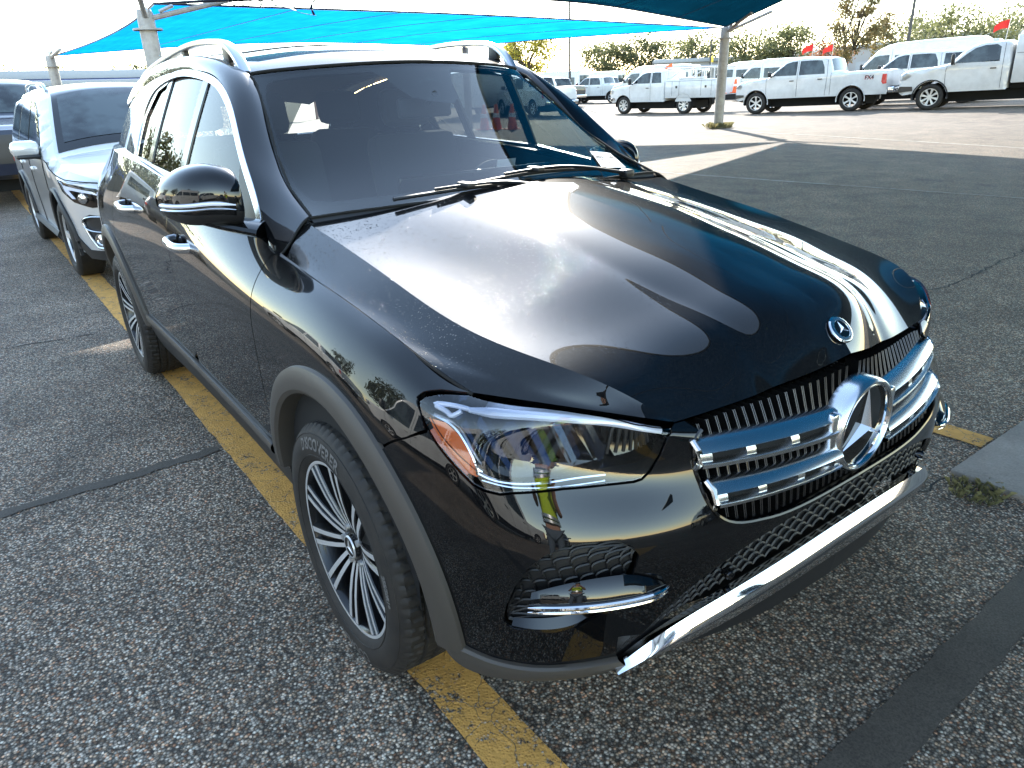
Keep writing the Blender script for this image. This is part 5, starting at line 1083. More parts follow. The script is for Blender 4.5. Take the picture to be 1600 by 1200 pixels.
def crew_truck(name, loc, rz, label, color='white', group='white fleet vehicles in the sunny lot', badge=False, cap=False, cat='pickup truck', prof=None):
    pf = prof or CREW
    if cap: pf = [p for p in CREW if p[0] > -2.7] + [(-2.76,1.91),(-3.0,1.93),(-4.5,1.92),(-4.80,1.86),(-4.90,1.42),(-4.945,1.1),(-4.94,.82),(-4.93,.66)]
    v = Veh(name, loc, rz, label, cat, group, pf, .995, 3.68, .41, M[color], bottom=.56, tum=.20, zb=1.28, taper=(.16, .05), r=.07)
    v.window([(-.62,1.385),(-.90,1.62),(-1.16,1.81),(-1.40,1.865),(-1.58,1.87),(-1.58,1.37)]); v.window([(-1.68,1.37),(-1.68,1.87),(-2.3,1.865),(-2.50,1.84),(-2.62,1.60),(-2.66,1.37)])
    v.band(-1.20, -.46, 1.36, 1.92, -.92, .92, 'windscreen', 'farglass'); v.band(-2.91, -2.74, 1.42, 1.88, -.85, .85, 'rear_glass', 'farglass')
    if cap: v.window([(-2.85,1.45),(-2.85,1.83),(-4.55,1.82),(-4.68,1.45)])
    v.seam([(-.42,1.36),(-.40,1.2),(-.42,.62)]); v.seam([(-1.63,1.9),(-1.63,.60)]); v.seam([(-2.72,1.86),(-2.76,1.3),(-2.72,.60)]); v.seam([(-2.90,1.38),(-2.90,.62)])
    v.handle(-1.42, 1.18); v.handle(-2.50, 1.19); v.mirror(-.60, 1.36, (.10, .22, .20))
    v.patch([(.94,.98),(.92,1.13),(.80,1.17),(.60,1.10),(.66,.98)], 'headlight', 'lens'); v.band(.90, .99, .70, 1.12, -.78, .78, 'grille', 'plastic')
    v.patch([(-4.86,1.24),(-4.72,1.24),(-4.70,.98),(-4.76,.90),(-4.88,.92)], 'taillight', 'redlight', off=.012)
    v.patch([(.94,.60),(.93,.76),(.52,.74),(.50,.66)], 'front_bumper', 'plastic', off=.02); v.bx('rear_bumper', 'chrome', ((-5.03, 0, .70), (.20, 1.86, .20)), bev=.04); v.bx('step_pad', 'blackplastic', ((-5.0, 0, .815), (.22, 1.5, .02)))
    for cx in (0., -3.68):
        m = MB(); th = np.linspace(-.12, math.pi + .12, 26); q = v.side(np.stack([cx + (v.ra + .02) * np.cos(th), v.wr + (v.ra + .02) * np.sin(th)], 1), .004); m.tube(q, .022, 6, flat=.7); pair(m).build('arch_lip', M[color] if color != 'white' else M['white'], v.e)
    if badge:
        for txt, mt_, dx in (('FX4', 'ink', 0.),):
            V, F = textmb(txt, .19, .004); m = MB(); y = v.side(np.array([[-4.3, 1.14]]))[0][1]
            m.add(np.stack([-4.28 - V[:, 0], np.full(len(V), -y + .006), 1.15 + V[:, 1]], 1), F); m.build('lettering', M['ink'], v.e)
            m = MB(); m.add(np.stack([-4.28 - V[:, 0] * 1.0 + .008, np.full(len(V), -y + .004), 1.142 + V[:, 1]], 1), F); m.build('lettering_shadow', M['flag'], v.e)
    if cap is False: v.bx('tailgate_handle', 'blackplastic', ((-4.957, 0, 1.22), (.02, .26, .07)))
    v.bx('licence_plate', 'paper', ((-5.135, 0, .70), (.012, .30, .15)), bev=.003); v.wheels(nsp=6); return v
SUB = [(.84,.26),(.93,.34),(.955,.52),(.955,.70),(.93,.83),(.86,.91),(.62,.965),(.2,1.03),(-.10,1.07),(-.22,1.11),(-.62,1.37),(-.92,1.56),(-1.12,1.635),(-1.5,1.68),(-1.95,1.695),(-2.6,1.68),(-3.05,1.635),(-3.30,1.56),(-3.48,1.25),(-3.58,1.02),(-3.66,.9),(-3.67,.55),(-3.60,.32)]
def wagon(name, loc, rz, label, color, group, cat='car', mid=True):
    v = Veh(name, loc, rz, label, cat, group, SUB, .905, 2.67, .355, M[color], bottom=.30, tum=.34, zb=1.02, taper=(.30, .16), r=.085, bulge=.10, crown=.05, arch=.43, smooth=True)
    v.window([(-.42,1.10),(-.66,1.30),(-.95,1.49),(-1.15,1.565),(-1.42,1.60),(-1.42,1.06)]); v.window([(-1.50,1.06),(-1.50,1.605),(-1.95,1.615),(-2.22,1.605),(-2.36,1.09)]); v.window([(-2.43,1.10),(-2.30,1.60),(-2.66,1.585),(-2.92,1.52),(-3.10,1.22)])
    v.band(-1.13, -.19, 1.10, 1.64, -.96, .96, 'windscreen_surround', 'gloss', off=.004); v.band(-1.06, -.26, 1.14, 1.60, -.88, .88, 'windscreen', 'farglass', off=.008); v.band(-3.56, -3.28, 1.10, 1.57, -.85, .85, 'rear_glass', 'farglass')
    m = MB()
    for y0, y1 in ((-.62, -.05), (-.02, .55)): m.tube([(-.21, y0 * .9, 1.142), (-.23, (y0 + y1) * .45, 1.165), (-.20, y1 * .9, 1.145)], .010, 6)
    m.build('wiper', M['blackplastic'], v.e)
    v.seam([(-.36,1.06),(-.40,.8),(-.36,.45),(-.52,.34)]); v.seam([(-1.46,1.60),(-1.46,.34)]); v.seam([(-2.40,1.10),(-2.34,.86)]); v.seam([(.90,.905),(.5,.93),(.0,1.0),(-.28,1.06)], .005, 'hood_seam')
    v.handle(-1.25, .93, color if color in M else 'silver'); v.handle(-2.18, .95, color if color in M else 'silver')
    for sd in (-1, 1):
        f = (lambda q: q) if sd < 0 else (lambda q: q.mirrored())
        a = MB(); a.box((-.50, -1.00, 1.155), (.15, .24, .15), bev=.055); o = f(a).build('side_mirror', M[color], v.e); a = MB(); a.box((-.48, -.99, 1.085), (.13, .20, .04), bev=.018); f(a).build('mirror_base', M['blackplastic'], o); a = MB(); a.tube([(-.50, -.84, 1.07), (-.49, -.93, 1.09)], .03, 8); f(a).build('mirror_arm', M['blackplastic'], o)
    # headlamp: dark glass with a bright claw and projector
    for sd in (-1, 1):
        f = (lambda q: q) if sd < 0 else (lambda q: q.mirrored()); mk = lambda poly, off, st=.05: f(panel(Fn(lambda p: v.side(p, off)), [dens(np.array(poly), .05)], st, lip=.012, inset=0))
        h = mk([(.925,.72),(.93,.80),(.86,.865),(.62,.895),(.36,.925),(.42,.83),(.60,.745),(.80,.705)], .006).build('headlight', M['gloss'], v.e)
        mk([(.60,.775),(.50,.84),(.48,.885),(.62,.87),(.84,.842),(.905,.80),(.84,.822),(.62,.845),(.56,.845),(.64,.775)], .012, .03).build('daytime_light', M['drl'], h)
        mk([(.52,.80),(.40,.915),(.46,.90),(.55,.82)], .011, .03).build('turn_signal', M['chrome'], h)
        c = v.side(np.array([[.74, .785]]), .012)[0]; p = MB(); p.lathe([(.04,0),(.038,-.012),(.0001,-.02)], 20, (0, 0, 0), 'y'); p.lathe([(.047,.0),(.045,-.012),(.040,-.012)], 20, (0, 0, 0), 'y'); an = math.atan2(-.75, .66) + math.pi / 2; p.xf(((math.cos(an), -math.sin(an), 0), (math.sin(an), math.cos(an), 0), (0, 0, 1)), c); f(p).build('projector_lens', M['chrome'], h)
        mk([(.955,.36),(.955,.63),(.74,.645),(.62,.60),(.70,.40)], .004).build('fog_recess', M['blackplastic'], v.e)
        fr_ = MB(); q = v.side(np.array([(.95,.61),(.80,.63),(.68,.605),(.655,.57),(.68,.525),(.80,.50),(.95,.49)]), .016); fr_.tube(arcurve(q, 30), .014, 8, flat=.6); q = v.side(np.array([(.655,.57),(.69,.46),(.74,.38),(.80,.355),(.95,.35)]), .014); fr_.tube(arcurve(q, 24), .013, 8); f(fr_).build('fog_chrome_surround', M['satin'], v.e)
        c = v.side(np.array([[.80, .43]]), .010)[0]; p = MB(); p.lathe([(.058,0),(.055,-.012),(.046,-.012),(.044,-.004),(.0001,-.012)], 24, (0, 0, 0), 'y'); p.xf(((math.cos(an), -math.sin(an), 0), (math.sin(an), math.cos(an), 0), (0, 0, 1)), c); f(p).build('fog_lamp', M['chrome'], v.e)
        mk([(.955,.24),(.955,.33),(.62,.33),(.47,.44),(.44,.36),(.60,.25)], .010).build('bumper_cladding', M['blackplastic'], v.e)
        rl = MB(); q = np.array([(-1.28,-.60,1.665),(-1.34,-.61,1.715),(-1.5,-.615,1.74),(-2.2,-.615,1.755),(-2.75,-.605,1.735),(-2.88,-.60,1.70),(-2.93,-.60,1.66)]); rl.tube(arcurve(q, 30), .020, 10, flat=.8); f(rl).build('roof_rail', M['satin'], v.e)
        th = np.linspace(-.2, math.pi + .2, 26)
        for cx in (0, -2.67): ar = MB(); q = v.side(np.stack([cx + .45 * np.cos(th), .355 + .45 * np.sin(th)], 1), .004); ar.tube(q, .025, 6); f(ar).build('arch_cladding', M['blackplastic'], v.e)
        sl = MB(); q = v.side(np.array([(-.45,.33),(-2.2,.33)]), .006); sl.tube(q, .045, 6, flat=1.1); f(sl).build('sill_cladding', M['blackplastic'], v.e)
        tl_ = mk([(-3.55,1.0),(-3.30,1.03),(-3.28,.90),(-3.60,.86)], .008); tl_.build('taillight', M['redlight'], v.e)
    v.band(.90, .98, .50, .80, -.62, .62, 'grille', 'gloss'); v.wheels(nsp=5, w=.235, inset=.0); v.bx('antenna_fin', color, ((-2.95, 0, 1.70), (.16, .05, .07)), bev=.02); return v
VAN = [(.86,.38),(.97,.46),(1.0,.70),(.99,.98),(.93,1.12),(.75,1.22),(.40,1.34),(.18,1.45),(-.30,1.98),(-.62,2.28),(-.95,2.44),(-1.4,2.52),(-2.5,2.54),(-4.3,2.53),(-4.75,2.48),(-4.92,2.36),(-4.98,1.8),(-5.0,1.0),(-4.98,.48)]
def van(name, loc, rz, label, windows=True, group='white fleet vehicles in the sunny lot', color='white'):
    v = Veh(name, loc, rz, label, 'van', group, VAN, 1.02, 3.75, .36, M[color], bottom=.42, tum=.10, zb=1.35, taper=(.18, .05), r=.10, bulge=.10, crown=.05, arch=.42)
    v.window([(.05,1.42),(-.25,1.78),(-.48,2.0),(-.70,2.05),(-1.12,2.05),(-1.12,1.38)]); 
    if windows: v.window([(-1.35,1.42),(-1.35,2.02),(-3.0,2.02),(-3.0,1.42)]); v.window([(-3.12,1.42),(-3.12,2.02),(-4.70,2.0),(-4.74,1.42)])
    v.band(-.62, .20, 1.44, 2.30, -.93, .93, 'windscreen', 'farglass'); v.band(-5.1, -4.93, 1.45, 2.15, -.8, .8, 'rear_glass', 'farglass')
    v.seam([(-1.23,2.3),(-1.23,.5)]); v.seam([(.08,1.4),(.05,.9),(-.1,.5)]); v.handle(-1.0, 1.12); v.handle(-1.5, 1.12); v.mirror(.0, 1.45, (.10, .2, .30)); v.patch([(.99,.92),(.96,1.08),(.72,1.18),(.62,1.05),(.75,.92)], 'headlight', 'lens'); v.band(.95, 1.1, .6, 1.05, -.7, .7, 'grille', 'plastic'); v.patch([(-4.95,1.5),(-4.86,1.5),(-4.86,.95),(-4.95,.95)], 'taillight', 'redlight'); v.wheels('steel', nsp=5, w=.22); return v
def head(ax, ay): return math.atan2(ay, ax)
# --- the silver wagon right behind the black SUV
wagon('wagon', (-6.35,-.03,0), R(1.8), 'silver compact SUV parked nose forward just behind the black SUV on the left', 'silver', None)
# --- dark pickup further behind
dk = crew_truck('pickup_truck', (-13.6,-.95,0), R(1.5), 'dark navy pickup truck half hidden behind the silver compact SUV at the left edge', 'navy', group=None)
# --- white trucks in the sunny lot
a = head(-3.4, -.75)
off = lambda p, rz, d: (p[0] - math.sin(rz) * d, p[1] + math.cos(rz) * d, 0)
t1 = crew_truck('pickup_truck', off((-17.55,25.0), a, -.93), a, 'white crew cab pickup with FX4 lettering and red flag, just right of the sail post', badge=True)
flag_on('flag', (t1.e.location.x + math.cos(a) * -1.9 - math.sin(a) * .55, t1.e.location.y + math.sin(a) * -1.9 + math.cos(a) * .55, 1.93), a + math.pi, .55, 'small red flag on the cab of the crew cab pickup marked FX4')
t2 = crew_truck('pickup_truck', (-15.6,30.2,0), a - .02, 'white pickup with a bed cap half hidden behind the pickup marked FX4', cap=True)
flag_on('flag', (-16.9,29.0,1.92), a + math.pi, .6, 'red flag on the roof of the white capped pickup')
van('van', (-18.6,35.2,0), a + .05, 'white high roof van furthest back, behind the capped pickup', windows=True)
# Silverado-like regular cab with tall utility body
REG = [(.86,.50),(.98,.58),(1.0,.95),(.98,1.16),(.86,1.25),(.3,1.31),(-.28,1.36),(-.44,1.41),(-.74,1.68),(-1.02,1.89),(-1.28,1.98),(-1.7,2.0),(-2.02,1.98),(-2.14,1.90),(-2.17,1.3),(-2.17,.60)]
b = head(-1., -.26)
def reg_truck(loc, rz, label, tall):
    v = Veh('utility_truck', loc, rz, label, 'utility truck', 'white fleet vehicles in the sunny lot', REG, 1.02, 3.65, .42, M['white'], bottom=.56, tum=.20, zb=1.32, taper=(.14, .0), r=.07, rear_taper=0)
    v.window([(-.62,1.43),(-.90,1.68),(-1.14,1.85),(-1.40,1.915),(-1.72,1.92),(-1.84,1.84),(-1.86,1.42)]); v.band(-1.12, -.44, 1.42, 1.96, -.92, .92, 'windscreen', 'farglass'); v.seam([(-.42,1.4),(-.38,1.2),(-.42,.62)]); v.seam([(-1.95,1.94),(-1.98,.62)]); v.handle(-1.72, 1.22); v.mirror(-.60, 1.40, (.10, .2, .34), tow=.08)
    v.patch([(1.0,.98),(.97,1.16),(.80,1.22),(.62,1.12),(.80,1.0)], 'headlight', 'lens'); v.patch([(1.0,.60),(.99,.80),(.56,.78),(.54,.64)], 'front_bumper', 'plastic', off=.02); v.band(.96, 1.1, .8, 1.15, -.8, .8, 'grille', 'plastic')
    for cx in (0.,): m = MB(); th = np.linspace(-.12, math.pi + .12, 26); q = v.side(np.stack([cx + (v.ra + .03) * np.cos(th), v.wr + (v.ra + .03) * np.sin(th)], 1), .004); m.tube(q, .04, 6, flat=.5); pair(m).build('arch_lip', M['blackplastic'], v.e)
    ub = MB(); ub.box((-3.85, 0, 1.45), (3.2, 2.1, 1.42), bev=.04); ub.box((-3.85, 0, 2.19), (3.1, 1.8, .10), bev=.03); u = ub.build('utility_body', M['white'], v.e); sm = MB()
    for sd in (-1, 1):
        for x in (-2.95, -4.6): sm.box((x, sd * 1.052, 1.45), (.012, .006, 1.3))
        sm.box((-3.85, sd * 1.052, 1.62), (3.1, .006, .012))
    sm.build('compartment_seam', M['plastic'], u); hd_ = MB()
    for sd in (-1, 1):
        for x in (-3.1, -4.2): hd_.box((x, sd * 1.062, 1.25), (.12, .02, .12), bev=.01)
    hd_.build('compartment_latch', M['blackplastic'], u); v.bx('frame_rail', 'dark', ((-3.85, 0, .66), (3.2, 1.5, .16))); v.bx('beacon', 'white', ((-1.6, 0, 2.05), (.2, .9, .10)), bev=.03); v.wheels('steel', nsp=8, w=.25); return v
bl_ = reg_truck(off((-11.0,25.45), a, -.95), a + .06, 'white single cab truck with a tall white utility box, at the right edge', True)
flag_on('flag', (-9.45,26.7,2.0), a + math.pi, .66, 'large red flag above the cab of the utility box truck at the right edge')
# service truck with open utility body and ladder rack
EXT = [(.82,.52),(.94,.60),(.96,.95),(.93,1.14),(.80,1.22),(.25,1.29),(-.28,1.34),(-.44,1.39),(-.76,1.66),(-1.04,1.87),(-1.30,1.95),(-1.8,1.97),(-2.3,1.955),(-2.44,1.88),(-2.50,1.30),(-2.50,.60)]
c_h = head(-3.5, -.45)
sv = Veh('service_truck', off((-26.5,26.35), c_h, -.93), c_h, 'white service truck with ladder rack and dirty tool body, left of the sail post', 'service truck', 'white fleet vehicles in the sunny lot', EXT, .99, 3.60, .41, M['white'], bottom=.56, tum=.20, zb=1.30, taper=(.14, .0), r=.07, rear_taper=0)
sv.window([(-.60,1.42),(-.88,1.65),(-1.14,1.83),(-1.40,1.885),(-1.62,1.89),(-1.62,1.41)]); sv.window([(-1.72,1.41),(-1.72,1.89),(-2.2,1.88),(-2.30,1.42)]); sv.band(-1.16, -.44, 1.40, 1.93, -.92, .92, 'windscreen', 'farglass'); sv.seam([(-.42,1.38),(-.40,1.2),(-.44,.62)]); sv.seam([(-1.67,1.92),(-1.67,.62)]); sv.handle(-1.48, 1.20); sv.mirror(-.58, 1.38, (.1, .2, .3), tow=.08); sv.patch([(.95,.98),(.92,1.12),(.80,1.17),(.60,1.10),(.72,.96)], 'headlight', 'lens'); sv.patch([(.95,.62),(.94,.78),(.55,.76),(.52,.66)], 'front_bumper', 'chrome', off=.02); sv.bx('winch_hook', 'dark', ((1.15, .0, .58), (.5, .5, .14)), bev=.05)
ub = MB(); ub.box((-3.95, -.80, 1.12), (2.8, .42, .82), bev=.03); ub.box((-3.95, .80, 1.12), (2.8, .42, .82), bev=.03); ub.box((-3.95, 0, .80), (2.8, 1.2, .10)); ub.box((-3.95, .80, 1.57), (1.3, .40, .10), bev=.02)
tb = ub.build('tool_body', M['white'], sv.e); sm = MB()
for sd in (-1, 1):
    for x in (-2.95, -3.35, -4.55, -5.1): sm.box((x, sd * 1.012, 1.14), (.012, .006, .66))
    sm.box((-3.95, sd * 1.012, 1.46), (2.7, .006, .012)); sm.box((-3.2, sd * 1.016, 1.2), (.1, .012, .1)); sm.box((-4.8, sd * 1.016, 1.2), (.1, .012, .1))
sm.build('compartment_seam', M['plastic'], tb); rk = MB()
for sd in (-.9, .9):
    rk.tube([(-2.6, sd, 2.02), (-5.2, sd, 2.02)], .03, 8)
    for x in (-2.65, -3.6, -4.5, -5.15): rk.tube([(x, sd, 1.5), (x, sd, 2.02)], .025, 8)
    rk.tube([(-2.65, sd, 1.55), (-3.6, sd, 2.02)], .018, 6)
for x in (-2.65, -3.9, -5.15): rk.tube([(x, -.9, 2.02), (x, .9, 2.02)], .025, 8)
rk.build('ladder_rack', M['white'], sv.e); ld = MB()
for y in (.45, .78): ld.tube([(-2.3, y, 2.08), (-5.3, y, 2.08)], .025, 6)
for x in np.arange(-5.2, -2.3, .3): ld.tube([(x, .45, 2.08), (x, .78, 2.08)], .015, 6)
ld.build('ladder', M['steel'], sv.e); sv.bx('rear_step', 'dark', ((-5.45, 0, .70), (.25, 1.9, .22))); sv.bx('taillight', 'redlight', ((-5.36, .92, .95), (.05, .12, .22)), ((-5.36, -.92, .95), (.05, .12, .22)))
for cx in (-3.60,):
    m = MB(); th = np.linspace(-.05, math.pi + .05, 26); m.grid(np.array([np.stack([cx + .50 * np.cos(th), np.full(26, y), .41 + .50 * np.sin(th)], 1) for y in (-1.02, -.75)])); m.grid(np.array([np.stack([cx + rr * np.cos(th), np.full(26, -.70), .41 + rr * np.sin(th)], 1) for rr in (.50, .0)])); pair(m).build('rear_wheel_arch', M['dark'], sv.e)
sv.wheels('steel', nsp=8, w=.25); vx, vy = math.cos(c_h), math.sin(c_h)
def cone(loc, s, label, group, tilt=0.):
    e = empty('traffic_cone', (loc[0], loc[1], loc[2] + gz(loc[0], loc[1])), 0, label, 'traffic cone', group); e.rotation_euler = (0, tilt, 0)
    c = MB(); c.lathe([(.15*s,.03),(.045*s,.70*s),(.03*s,.71*s),(.0001,.71*s)], 20, (0, 0, 0), 'z'); c.build('cone_body', M['orange'], e); k = MB(); k.box((0, 0, .02), (.38 * s, .38 * s, .04), bev=.01); k.build('cone_base', M['orange'], e); w = MB(); w.lathe([(.107*s,.34*s),(.086*s,.46*s),(.088*s,.46*s)], 20, (0, 0, 0), 'z'); w.xf(np.eye(3) * [1.03, 1.03, 1]); w.build('reflective_band', M['paper'], e); return e
for i, (x, y, l) in enumerate(((-22.9,15.2,'leftmost of the orange cones seen through the windscreen'), (-22.5,15.5,'middle one of the orange cones seen through the windscreen'), (-21.8,15.75,'rightmost of the orange cones seen through the windscreen, set apart'))): cone((x, y, 0), 1.3, l, 'orange cones seen through the windscreen')
rr_ = sv.e.location
for i, (d, yy, l) in enumerate(((-5.5, .75, 'orange cone carried low on the rear step of the service truck, beside the sail post'), (-5.62, -.2, 'orange cone on the far side of the rear step of the service truck'))): cone((rr_.x + d * vx - yy * vy, rr_.y + d * vy + yy * vx, .81), .85, l, 'cones carried by the service truck')
flag_on('flag', (rr_.x - 2.2 * vx, rr_.y - 2.2 * vy, 1.95), c_h + math.pi, .35, 'orange warning flag behind the cab of the service truck', mt='orange')
# rear view white pickup left of the service truck, darker pickup behind, and more vans
crew_truck('pickup_truck', (-33.0,24.4,0), R(170), 'white pickup seen from behind beside the SUV windscreen pillar')
crew_truck('pickup_truck', (-44.5,35.5,0), R(168), 'grey pickup seen from behind, further back above the white tailgate', 'greycar')
crew_truck('pickup_truck', (-55.,50.,0), R(185), 'dark grey pickup parked side on among the far vans', 'greycar')
crew_truck('pickup_truck', (-46.,40.5,0), R(195), 'white pickup between the far vans, behind the white tailgate')
for x, y, rz, l in ((-31.8,43.4,203,'white passenger van between the sail post and the crew cab pickup, larger of the two'), (-36.5,46.6,203,'white passenger van partly hidden by the sail post'), (-44.5,46.4,200,'white van behind the ladder rack of the service truck'), (-41.2,41.2,215,'white van nose on, above the hood of the service truck'), (-52.,41.2,190,'white van at the left of the back row'), (-58.,46.,190,'white van beyond the grey pickup'), (-62.,55.,195,'white van far back, right of the tall thin light pole'), (-50.,54.,200,'white van far back behind the service truck cab')): van('van', (x, y, 0), R(rz), l)
# ---------------------------------------------------------------- trees
def tree_mesh(seed, h, crown_r, crown_h, leaf, n_leaf, lsize, sparse=0., trunk_h=.35, thin=1.):
    r = random.Random(seed); tk = MB(); tips = []
    def branch(p, d, L, rad, depth):
        q = [np.array(p)]; dd = np.array(d, float)
        for i in range(5): dd = dd + np.array([r.gauss(0, .10), r.gauss(0, .10), r.gauss(.02, .06)]); dd /= np.linalg.norm(dd); q.append(q[-1] + dd * L / 5)
        tk.tube(q, np.linspace(rad, rad * .55, 6), 6, cap=False)
        if depth == 0: tips.extend(q[2:]); return
        for k in range(r.randint(3, 4) if depth > 1 else 3):
            t = r.uniform(.4, 1.); b = q[min(5, int(t * 5))]; az = r.uniform(0, 6.283); el = r.uniform(.15, .95); nd = np.array([math.cos(az) * math.cos(el), math.sin(az) * math.cos(el), math.sin(el)]); nd = nd * .75 + dd * .4; branch(b, nd / np.linalg.norm(nd), L * r.uniform(.55, .75), rad * .5, depth - 1)
        tips.extend(q[3:])
    branch((0, 0, 0), (0, 0, 1), h * trunk_h * 1.6, h * .026 * thin, 3)
    T = np.array(tips); zc = h - crown_h / 2
    cen = T.mean(0); sc_ = np.array([crown_r / max(np.percentile(np.abs(T[:, 0] - cen[0]), 92), .1), crown_r / max(np.percentile(np.abs(T[:, 1] - cen[1]), 92), .1), 1.])
    lf = MB(); V = []; F = []; clumps = []
    for i in range(int(60 * (1 - sparse * .5))):
        a = r.uniform(0, 6.283); u = r.uniform(-1, 1); rr = r.uniform(.35, 1.) ** .6; s_ = math.sqrt(1 - u * u); clumps.append(((crown_r * rr * s_ * math.cos(a) * r.uniform(.75, 1.15), crown_r * rr * s_ * math.sin(a) * r.uniform(.75, 1.15), zc + crown_h / 2 * rr * u * r.uniform(.8, 1.1)), crown_r * r.uniform(.14, .30)))
    for i in range(n_leaf):
        c, cr = clumps[r.randrange(len(clumps))]; p = np.array([c[0] + r.gauss(0, cr * .6), c[1] + r.gauss(0, cr * .6), c[2] + r.gauss(0, cr * .45)]); s = lsize * r.uniform(.5, 1.3); n1 = np.array([r.gauss(0, 1), r.gauss(0, 1), r.gauss(0, 1)]); n1 /= np.linalg.norm(n1); n2 = np.cross(n1, [r.gauss(0, 1), r.gauss(0, 1), r.gauss(0, 1)]); n2 /= max(np.linalg.norm(n2), 1e-6); b = len(V); V += [p - n1 * s, p + n2 * s * .45, p + n1 * s, p - n2 * s * .45]; F.append((b, b + 1, b + 2, b + 3))
    lf.add(np.array(V), F); 
    for (c, cr) in clumps[:26]: tk.tube([(0, 0, h * trunk_h), (c[0] * .4, c[1] * .4, (h * trunk_h + c[2]) / 2 + .1), c], [h * .012 * thin, h * .008 * thin, h * .003 * thin], 5, cap=False)
    return tk, lf, leaf
def tree(loc, seed, h, cr, ch, leaf, n, ls, label, group='trees beyond the lot', **kw):
    e = empty('tree', (loc[0], loc[1], gz(loc[0], loc[1])), 0, label, 'tree', group); tk, lf, lm = tree_mesh(seed, h, cr, ch, leaf, n, ls, **kw)
    tk.build('trunk', M['bark'], e, angle=60); lf.build('crown', M[leaf], e, angle=None); return e
tree((-53.9,41.1), 11, 6.6, 3.1, 5.2, 'leaf_y', 2600, .19, 'yellowing sparse tree behind the left edge of the vans, beside the windscreen pillar', sparse=.5)
tree((-85.4,81.1), 12, 7.4, 5.0, 6.0, 'leaf', 4200, .23, 'olive tree beyond the vans, just right of the tall thin light pole')
tree((-82.0,84.5), 13, 7.8, 5.0, 6.2, 'leaf_d', 4200, .23, 'darker olive tree above the cab of the service truck')
tree((-72.9,86.1), 14, 7.4, 5.4, 5.8, 'leaf', 4200, .23, 'broad grey green tree behind the ladder rack')
tree((-60.8,82.9), 15, 7.2, 5.2, 5.6, 'leaf', 4200, .23, 'spreading tree just right of the sail post, thin at its edge')
tree((-56.5,84.9), 16, 7.4, 4.4, 5.6, 'leaf', 2600, .23, 'bare topped tree above the passenger vans', sparse=.4)
tree((-29.3,52.2), 17, 7.6, 2.2, 6.0, 'leaf_a', 4600, .13, 'young autumn tree with thin open crown rising behind the crew cab pickup', sparse=.3, trunk_h=.40, thin=.55)
tree((-32.7,54.9), 18, 3.7, 1.7, 2.6, 'leaf_r', 1100, .13, 'small red leaved tree low in front of the long grey building', sparse=.3)
tree((-31.0,71.6), 19, 6.6, 5.4, 5.4, 'leaf', 5200, .17, 'wide pale olive tree, the fullest one, behind the capped pickup')
tree((-41.0,83.4), 20, 7.0, 4.4, 5.6, 'leaf_d', 4200, .19, 'dark green tree left of the wide pale olive tree')
tree((-38.2,101.0), 21, 7.6, 5.4, 6.0, 'leaf', 3200, .22, 'far tree at the right edge behind the utility box truck')
tree((-88.2,4.4), 22, 5.0, 2.6, 3.4, 'leaf', 1100, .2, 'small tree at the far left over the low blue building', sparse=.4)
tree((-92.8,8.7), 23, 5.3, 3.0, 3.6, 'leaf', 1200, .2, 'second small tree at the far left, nearer the slim sail post', sparse=.4)
tree((-76.9,13.8), 24, 4.4, 2.6, 3.0, 'leaf_d', 1200, .2, 'low tree left of the thick sail post behind the dark carport', sparse=.3)
tree((-100.,48.), 25, 6.8, 2.6, 4.5, 'leaf_r', 900, .2, 'reddish tree top peeping over the middle of the SUV roof', sparse=.4)
# ---------------------------------------------------------------- buildings and light poles
def building(name, c, size, rz, label, wall, roof, over=.3, rh=.5, doors=(), cat='building'):
    e = empty(name, (c[0], c[1], gz(c[0], c[1])), rz, label, cat); w, d, h = size
    MB().box((0, 0, h / 2 - .6), (w, d, h + 1.2)).build('wall', M[wall], e); MB().box((0, 0, h + rh / 2), (w + over * 2, d + over * 2, rh), bev=.05).build('roof', M[roof], e)
    for x, z, ww, hh in doors:
        o = MB().box((x, -d / 2 - .03, z), (ww, .1, hh)).build('door' if hh > 2 else 'window', M['farglass'] if hh <= 2 else M['roofgrey'], e)
    return e
building('warehouse', (-60.,113.), (62, 14, 4.6), R(-32), 'long grey flat roofed warehouse behind the trees on the right', 'wall', 'roofgrey', doors=[(-24 + 8 * i, 1.6, 3.2, 2.6) for i in range(7)])
building('warehouse', (-92.,106.), (64, 12, 3.6), R(-45), 'pale low warehouse behind the tree row left of the sail post', 'wall', 'roofgrey', doors=[(-18 + 9 * i, 1.6, 2.5, 1.2) for i in range(5)])
bo = building('low_building', (-62.,-2.), (16, 30, 3.0), R(3), 'low building with a blue fascia at the far left behind the parked cars', 'roofdark', 'roofgrey', rh=.5)
MB().box((8.1, 0, 2.75), (.1, 30.2, .75)).build('fascia', M['bluefascia'], bo); MB().box((8.17, -1.0, 2.75), (.04, .9, .45)).build('sign_panel', M['paper'], bo)
cp = empty('carport', (-50.,9.,0), R(4), 'long dark carport with a pale roof edge behind the silver compact SUV', 'carport'); MB().box((0, 0, 2.55), (9, 18, .32), bev=.05).build('roof', M['roofgrey'], cp); MB().box((-4., 0, 1.3), (.2, 17.6, 2.4)).build('back_wall', M['roofdark'], cp)
pq = MB(); [pq.box((4.2, y, 1.25), (.14, .14, 2.5)) for y in np.arange(-8.6, 9, 4.3)]; pq.build('carport_post', M['rust'], cp); MB().tube([(4.3, -6, 2.2), (4.3, 0, 2.15), (4.3, 1, 1.7), (4.3, 6, 1.7)], .05, 6).build('drain_pipe', M['steel'], cp)
